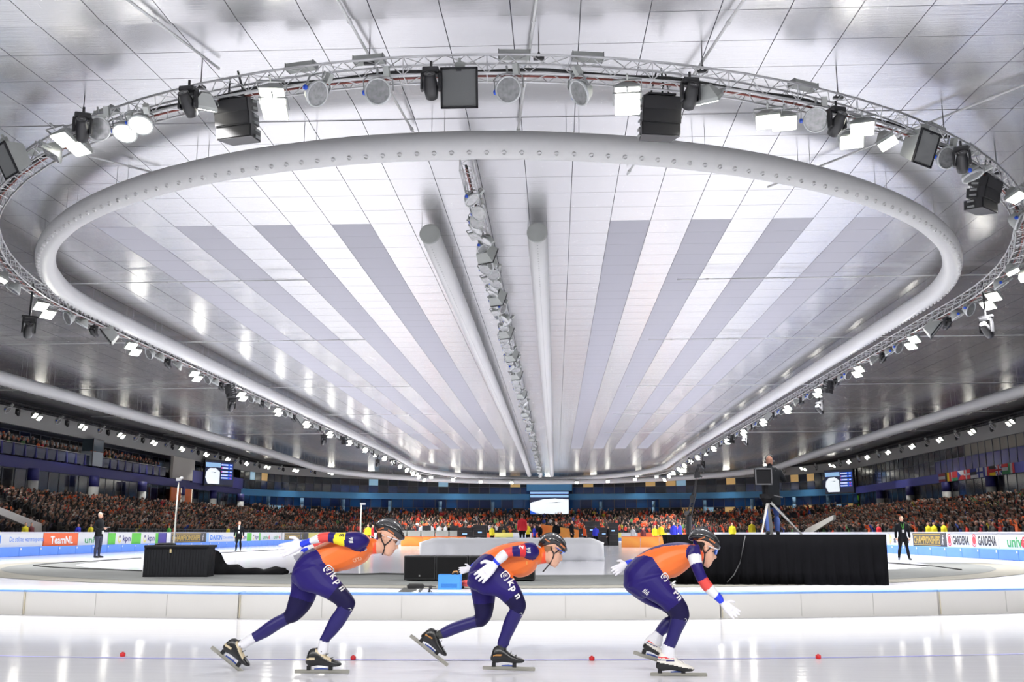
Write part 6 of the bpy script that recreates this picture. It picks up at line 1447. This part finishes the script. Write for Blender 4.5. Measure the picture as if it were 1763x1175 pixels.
    # gloves
    for hd in D['hands']:
        w0 = U.at(hd['w'][0], hd['w'][1], hd['dy']); t = U.at(hd['t'][0], hd['t'][1], hd['dy']); d = t - w0; sp = hd.get('side', 1); lat = Vector((-d.z, 0, d.x)).normalized() * sp; nr = Vector((0, 1, 0)) * hd.get('nrm', 1)
        if hd.get('edge'): lat, nr = Vector((0, 1, 0)), lat
        link('glove', hand_mesh(w0, d, lat, nr, d.length / .165, hd.get('curl', .22), hd.get('spread', 1.)), root)
    # skates
    for F in D['boots']:
        T = F['tr']; dy = F['dy']; boot(root, T.at(*F['heel'], dy), T.at(*F['toe'], dy), None, D['boot'], T.at(*F['b0'], dy), T.at(*F['b1'], dy))
    # prints
    for kind, tr, x, y, ang, hpx, mm in D['prints']:
        c = tr.at(x, y); eye = Vector((0, 0, EYE)); hit = bvh.ray_cast(eye, (c - eye).normalized()); c = hit[0] if hit[0] is not None else c; h = hpx * c.y / FPX / tr.sc
        if kind == 'mark': v2, f = mark(); nm = 'emblem'
        elif kind == 'rings':
            v2, f = [], []
            for cx in (-.6, 0, .6): vv, ff = ring2(.30, .40, 14, cx, 0); k = len(v2); v2 += vv; f += [tuple(i + k for i in q) for q in ff]
            nm = 'ring_emblem'
        elif kind == 'blob':
            v2, f = [], []
            for bx, by, bw, bh in ((-.5, 0, .16, .8), (-.22, .1, .14, .9), (.05, -.05, .16, .6), (.3, .12, .14, .8), (.5, -.1, .12, .5)): k = len(v2); v2 += [(bx - bw / 2, by - bh / 2), (bx + bw / 2, by - bh / 2), (bx + bw / 2, by + bh / 2), (bx - bw / 2, by + bh / 2)]; f.append((k, k + 1, k + 2, k + 3))
            nm = 'sponsor_mark'
        elif kind == 'tick': v2, f = [(-.5, .1), (-.1, .5), (.5, .1), (.1, -.4), (.3, .1), (0, .3)], [(0, 1, 5), (1, 2, 4, 5), (2, 3, 4)]; nm = 'shin_mark'
        else: v2, f = txt(kind); nm = 'lettering'
        stick(root, bvh, nm, v2, f, c, math.radians(ang), h, mm, Y, .006)
    return root
# ---------------- skater 1 (left), yellow armband
Y1 = atz(555, 1159.5).y; U1 = Trace(8.0136, 480, 900, Y1); L1 = Trace(3.8525, 350, 870, Y1); H1 = Trace(11.75, 620, 880, Y1); F1 = Trace(6.079, 350, 1060, Y1)
D1 = dict(base=(555, 1159), headtrace=H1, hairm=HAIR, sock=SOCKW, boot='beige',
 torso=[(180, 730, 500, 880, .0, .15), (230, 570, 640, 800, 0, .175), (350, 415, 800, 690, 0, .165), (470, 350, 950, 658, 0, .15), (640, 268, 1060, 620, 0, .155), (800, 185, 1160, 572, 0, .170), (960, 130, 1225, 520, 0, .185), (1120, 135, 1262, 455, 0, .165), (1240, 190, 1275, 440, 0, .10)],
 neck=[(1200, 190, 1240, 450, 0, .09), (1285, 215, 1290, 440, 0, .072), (1345, 225, 1350, 435, 0, .062), (1420, 215, 1450, 425, 0, .060)], collar=(.30, .66),
 head=[(240, 420, 700, .055), (330, 360, 790, .072), (440, 335, 815, .076), (540, 330, 812, .076), (600, 335, 796, .075), (655, 345, 748, .072), (700, 350, 742, .070), (745, 355, 738, .067), (770, 370, 722, .064), (792, 385, 712, .060), (805, 395, 690, .058), (825, 415, 694, .056), (855, 440, 668, .052), (885, 475, 648, .044), (905, 530, 612, .028)],
 nose=((752, 668), (768, 745)), ear=(545, 555), lips=(700, 806), eye=(740, 640),
 hairpoly=[(260, 480), (460, 430), (470, 520), (400, 570), (330, 560), (270, 560)],
 helmet=[(312, 330, 320, 385, .020), (340, 240, 350, 420, .060), (420, 187, 430, 442, .080), (520, 164, 530, 470, .088), (630, 175, 620, 515, .090), (740, 230, 710, 560, .086), (820, 310, 790, 585, .074), (868, 400, 850, 600, .055), (888, 480, 880, 585, .030)],
 hmarks=[((400, 380), (515, 345), .012), ((600, 385), (715, 465), .014)], strap=[[(430, 470), (470, 600), (520, 700), (510, 780), (475, 890)], [(690, 530), (620, 620), (525, 700)]],
 glass=(((470, 480), (800, 600), (770, 665)), FRW, FRW),
 arm=[(1235, 215, 1185, 340, -.15, .06), (1150, 140, 1085, 392, -.17, .075), (1030, 130, 965, 350, -.19, .066), (900, 136, 850, 322, -.20, .060), (800, 140, 785, 300, -.20, .054), (690, 130, 690, 272, -.20, .048), (570, 146, 590, 282, -.19, .044), (430, 214, 440, 306, -.17, .036), (300, 262, 322, 350, -.15, .030)],
 armcol=[(0, .315, 0), (.315, .505, 13), (.505, .615, 0), (.615, .755, 7), (.755, .865, 8), (.865, 1.01, 9)],
 farm=[(1150, 260, .17, .065), (900, 230, .20, .055), (650, 290, .20, .046), (420, 380, .12, .036), (330, 410, .06, .030)],
 nleg=[(800, 380, 590, 470, -.09, .105), (880, 470, 640, 560, -.10, .105), (930, 530, 740, 590, -.11, .095), (980, 590, 820, 625, -.11, .078), (1008, 640, 885, 668, -.11, .064), (1002, 678, 878, 695, -.11, .060), (970, 735, 845, 742, -.10, .060), (930, 800, 815, 800, -.10, .052), (880, 860, 790, 855, -.10, .042), (838, 905, 772, 888, -.10, .038), (833, 950, 757, 948, -.10, .037), (825, 985, 745, 985, -.10, .036)],
 nt=(.21, .44, .83),
 fleg=[(740, 480, 585, 470, .09, .10), (752, 580, 582, 560, .10, .098), (735, 640, 562, 640, .10, .090), (690, 710, 545, 700, .10, .078), (622, 772, 525, 718, .10, .062), (570, 790, 470, 745, .10, .058), (500, 830, 410, 785, .10, .058), (430, 875, 360, 825, .10, .048), (365, 905, 318, 852, .10, .040), (310, 935, 258, 893, .10, .038), (280, 955, 225, 915, .10, .037)],
 ft=(.16, .44, .80),
 orange=[(480, 352), (560, 375), (620, 440), (660, 530), (720, 600), (790, 680), (860, 720), (1300, 700), (1400, 300), (1280, 120), (900, 60), (600, 200)], names=0,
 hands=[dict(w=(315, 305), t=(20, 395), dy=-.14, side=-1, nrm=-1, curl=.12), dict(w=(330, 420), t=(215, 500), dy=.04, side=1, nrm=1, curl=.3)],
 boots=[dict(tr=F1, heel=(1085, 545), toe=(1442, 538), b0=(955, 588), b1=(1530, 590), dy=-.10), dict(tr=F1, heel=(196, 372), toe=(470, 548), b0=(85, 332), b1=(465, 640), dy=.10)],
 prints=[('mark', U1, 692, 650, -48, 100, P_W), ('k', L1, 876, 468, -48, 40, P_W), ('p', L1, 904, 502, -48, 40, P_W), ('n', L1, 930, 547, -48, 40, P_W), ('3', U1, 868, 178, 92, 60, P_BLK), ('blob', U1, 1003, 245, 90, 62, P_W), ('rings', U1, 1082, 512, 20, 60, mat('pale peach print', rgb(250, 206, 170), .6)), ('blob', U1, 1205, 378, 60, 26, P_W), ('tick', L1, 972, 695, -30, 26, P_W)])
skater('left speed skater in orange and violet suit with yellow armband numbered 3', Y1, U1, L1, D1)
# ---------------- skater 2 (middle), red armband
Y2 = atz(875, 1155).y; U2 = Trace(8.0136, 780, 910, Y2); L2 = Trace(3.8525, 690, 870, Y2); F2 = Trace(7.665, 700, 1060, Y2)
D2 = dict(base=(875, 1155), hairm=mat('short dark blond hair', rgb(150, 112, 84), .8), sock=SOCKG, boot='plain',
 torso=[(195, 720, 480, 860, 0, .15), (225, 570, 640, 800, 0, .175), (330, 420, 800, 660, 0, .165), (470, 318, 900, 682, 0, .15), (620, 242, 1010, 665, 0, .155), (780, 203, 1100, 612, 0, .170), (940, 182, 1148, 555, 0, .185), (1080, 200, 1162, 505, 0, .160), (1170, 250, 1180, 495, 0, .10)],
 neck=[(1150, 250, 1170, 500, 0, .09), (1205, 280, 1215, 495, 0, .072), (1262, 285, 1268, 488, 0, .062), (1320, 270, 1345, 480, 0, .060)], collar=(.22, .64),
 head=[(120, 1260, 1480, .055), (180, 1228, 1525, .072), (250, 1215, 1530, .076), (310, 1218, 1520, .076), (345, 1222, 1508, .075), (372, 1230, 1492, .072), (400, 1240, 1487, .070), (430, 1252, 1486, .067), (448, 1265, 1482, .064), (463, 1275, 1478, .060), (472, 1285, 1466, .058), (485, 1300, 1468, .056), (505, 1325, 1450, .052), (522, 1352, 1438, .044), (537, 1385, 1418, .028)],
 nose=((1492, 375), (1506, 432)), ear=(1398, 285), lips=(1474, 472), eye=(1480, 352),
 hairpoly=[(1180, 240), (1370, 240), (1360, 300), (1300, 330), (1230, 310), (1190, 300)],
 helmet=[(1180, 205, 1186, 240, .020), (1205, 145, 1215, 262, .060), (1260, 92, 1270, 268, .080), (1330, 68, 1335, 268, .088), (1400, 72, 1395, 262, .090), (1470, 108, 1455, 285, .086), (1525, 165, 1510, 312, .074), (1557, 225, 1545, 335, .055), (1568, 270, 1562, 325, .030)],
 hmarks=[((1270, 150), (1335, 190), .012), ((1480, 215), (1545, 275), .014)], strap=[[(1350, 260), (1368, 310), (1390, 345), (1385, 390), (1340, 480), (1240, 600)], [(1462, 300), (1430, 325), (1392, 348)]],
 glass=(((1415, 262), (1525, 330), (1508, 335)), LENSB, LENSB),
 arm=[(1182, 290, 1145, 400, -.15, .06), (1120, 203, 1080, 422, -.17, .075), (1010, 198, 1000, 402, -.20, .066), (905, 232, 915, 394, -.22, .060), (805, 252, 815, 392, -.23, .056), (700, 285, 762, 400, -.24, .052), (620, 345, 735, 440, -.24, .048), (565, 415, 665, 490, -.24, .040), (538, 470, 612, 535, -.24, .032)],
 armcol=[(0, .255, 0), (.255, .365, 14), (.365, .49, 0), (.49, .64, 7), (.64, .85, 8), (.85, 1.01, 9)],
 farm=[(1100, 300, .17, .065), (850, 270, .20, .055), (600, 340, .22, .046), (400, 450, .20, .038), (270, 540, .18, .030)],
 nleg=[(690, 400, 440, 490, -.09, .108), (755, 490, 520, 585, -.10, .105), (792, 550, 630, 607, -.11, .095), (822, 620, 690, 655, -.11, .078), (832, 665, 722, 690, -.11, .064), (822, 708, 705, 718, -.11, .060), (790, 770, 680, 780, -.10, .060), (755, 840, 663, 840, -.10, .052), (727, 895, 645, 893, -.10, .042), (718, 930, 640, 918, -.10, .040), (700, 948, 642, 945, -.10, .034), (695, 975, 640, 972, -.10, .034)],
 nt=(.21, .44, .845),
 fleg=[(640, 500, 450, 500, .09, .10), (628, 610, 468, 590, .10, .098), (618, 680, 483, 670, .10, .090), (600, 750, 492, 725, .10, .078), (555, 803, 482, 735, .10, .062), (500, 815, 430, 750, .10, .058), (430, 835, 365, 772, .10, .056), (360, 860, 310, 795, .10, .048), (312, 880, 268, 820, .10, .042), (290, 884, 250, 832, .10, .036), (265, 890, 225, 845, .10, .035)],
 ft=(.16, .44, .845),
 orange=[(350, 400), (440, 352), (530, 358), (580, 390), (660, 500), (720, 560), (800, 660), (830, 720), (1160, 700), (1320, 480), (1260, 240), (1000, 140), (700, 190), (450, 300)], names=0,
 hands=[dict(w=(578, 500), t=(345, 705), dy=-.25, side=-1, nrm=-1, curl=.10), dict(w=(245, 560), t=(85, 590), dy=.17, side=-1, nrm=1, curl=.15)],
 boots=[dict(tr=F2, heel=(1128, 640), toe=(1552, 632), b0=(1003, 692), b1=(1697, 712), dy=-.10), dict(tr=F2, heel=(178, 322), toe=(510, 552), b0=(50, 265), b1=(545, 662), dy=.10)],
 prints=[('mark', U2, 722, 655, -50, 100, P_W), ('k', L2, 737, 515, -58, 42, P_W), ('p', L2, 752, 552, -58, 42, P_W), ('n', L2, 782, 602, -58, 42, P_W), ('2', U2, 938, 258, 80, 62, P_W), ('blob', U2, 1047, 305, 90, 62, P_W), ('rings', U2, 1018, 480, 85, 22, P_YEL), ('tick', L2, 796, 728, -30, 26, P_W)])
skater('middle speed skater with red armband numbered 2 and white gloved hands behind hips', Y2, U2, L2, D2)
# ---------------- skater 3 (right), white armband, arm swinging forward
Y3 = atz(1168, 1162).y; U3 = Trace(3.8525, 1030, 870, Y3); H3 = Trace(11.75, 1160, 890, Y3); F3 = Trace(8.0136, 1070, 1050, Y3)
D3 = dict(base=(1168, 1162), headtrace=H3, hairm=mat('very dark hair', rgb(34, 24, 24), .8), sock=SOCKW, boot='white',
 torso=[(168, 500, 330, 610, 0, .15), (175, 425, 420, 560, 0, .175), (245, 347, 472, 490, 0, .165), (340, 288, 520, 478, 0, .15), (440, 257, 575, 440, 0, .155), (540, 246, 622, 398, 0, .170), (615, 258, 655, 375, 0, .170), (655, 285, 685, 372, 0, .12)],
 neck=[(630, 275, 670, 385, 0, .09), (660, 285, 695, 385, 0, .066), (690, 290, 712, 385, 0, .060), (712, 285, 735, 380, 0, .058)], collar=(.05, .30),
 head=[(330, 400, 760, .055), (400, 375, 830, .072), (490, 385, 865, .076), (570, 400, 858, .076), (640, 440, 838, .075), (700, 490, 822, .072), (745, 520, 812, .070), (790, 540, 812, .068), (830, 556, 815, .066), (860, 566, 802, .062), (885, 572, 806, .060), (902, 576, 788, .058), (920, 580, 786, .056), (950, 586, 768, .052), (985, 600, 748, .044), (1020, 650, 715, .028)],
 nose=((822, 762), (858, 832)), ear=(625, 645), lips=(800, 903), eye=(800, 735),
 hairpoly=[(340, 470), (600, 520), (600, 570), (560, 650), (540, 700), (440, 620), (350, 540)],
 helmet=[(306, 400, 308, 462, .020), (345, 315, 350, 490, .060), (430, 250, 440, 505, .080), (540, 240, 545, 545, .088), (660, 268, 640, 575, .090), (775, 332, 745, 612, .086), (860, 420, 830, 640, .074), (915, 520, 890, 662, .055), (933, 590, 922, 650, .030)],
 hmarks=[((475, 465), (600, 415), .012), ((685, 455), (808, 535), .014)], strap=[[(545, 560), (575, 680), (604, 745), (596, 850), (575, 965)], [(730, 615), (660, 680), (606, 745)]],
 glass=(((665, 592), (870, 668), (850, 740)), FRW, LENSB),
 arm=[(612, 285, 672, 268, -.12, .06), (592, 335, 682, 325, -.19, .064), (606, 392, 690, 388, -.22, .058), (632, 452, 706, 440, -.24, .052), (658, 508, 728, 484, -.24, .048), (692, 562, 766, 534, -.24, .046), (738, 603, 796, 575, -.24, .040), (778, 634, 824, 606, -.24, .034), (812, 664, 834, 638, -.24, .029)],
 armcol=[(0, .15, 0), (.15, .265, 8), (.265, .40, 0), (.40, .49, 0), (.49, .635, 7), (.635, .80, 8), (.80, .96, 9), (.96, 1.01, 8)],
 farm=[(620, 320, .17, .06), (480, 300, .22, .052), (340, 350, .22, .044), (240, 380, .16, .036), (190, 390, .12, .030)],
 nleg=[(440, 450, 190, 545, -.09, .108), (500, 545, 320, 620, -.10, .105), (552, 602, 395, 662, -.11, .098), (592, 665, 440, 700, -.11, .080), (605, 722, 475, 735, -.11, .066), (602, 752, 478, 768, -.11, .062), (575, 805, 465, 815, -.10, .062), (545, 865, 452, 870, -.10, .054), (525, 915, 440, 903, -.10, .044), (510, 950, 428, 926, -.10, .042), (512, 985, 420, 972, -.10, .042), (515, 1020, 412, 1010, -.10, .040)],
 nt=(.22, .44, .815),
 fleg=[(330, 560, 168, 525, .09, .105), (400, 640, 215, 590, .10, .10), (450, 690, 310, 655, .11, .09), (530, 712, 420, 700, .11, .07), (562, 742, 470, 742, .11, .062), (525, 790, 440, 748, .11, .058), (475, 838, 402, 790, .11, .056), (432, 868, 374, 834, .11, .046), (428, 900, 335, 868, .11, .042), (420, 940, 300, 905, .11, .040)],
 ft=(.28, .46, .80),
 orange=[(235, 350), (300, 332), (350, 345), (385, 400), (420, 450), (470, 490), (520, 520), (650, 440), (690, 300), (640, 262), (560, 262), (430, 272), (330, 300)], names=0,
 patches=[([(580, 320), (600, 295), (630, 285), (655, 300), (640, 345), (600, 372), (583, 350)], 15)],
 hands=[dict(w=(826, 654), t=(925, 735), dy=-.24, side=1, nrm=1, curl=.35), dict(w=(190, 395), t=(95, 445), dy=.12, side=-1, nrm=1, curl=.2)],
 boots=[dict(tr=F3, heel=(500, 862), toe=(1002, 858), b0=(398, 896), b1=(1180, 902), dy=-.10), dict(tr=F3, heel=(292, 560), toe=(640, 700), b0=(165, 590), b1=(640, 742), dy=.11)],
 prints=[('mark', U3, 442, 478, -52, 44, P_W), ('k', U3, 490, 522, -55, 40, P_W), ('p', U3, 518, 566, -55, 40, P_W), ('n', U3, 541, 612, -55, 40, P_W), ('blob', U3, 316, 580, -45, 34, P_W), ('tick', U3, 578, 765, -30, 26, P_W)])
skater('right speed skater with white armband swinging one arm forward', Y3, U3, D3 and U3, D3)
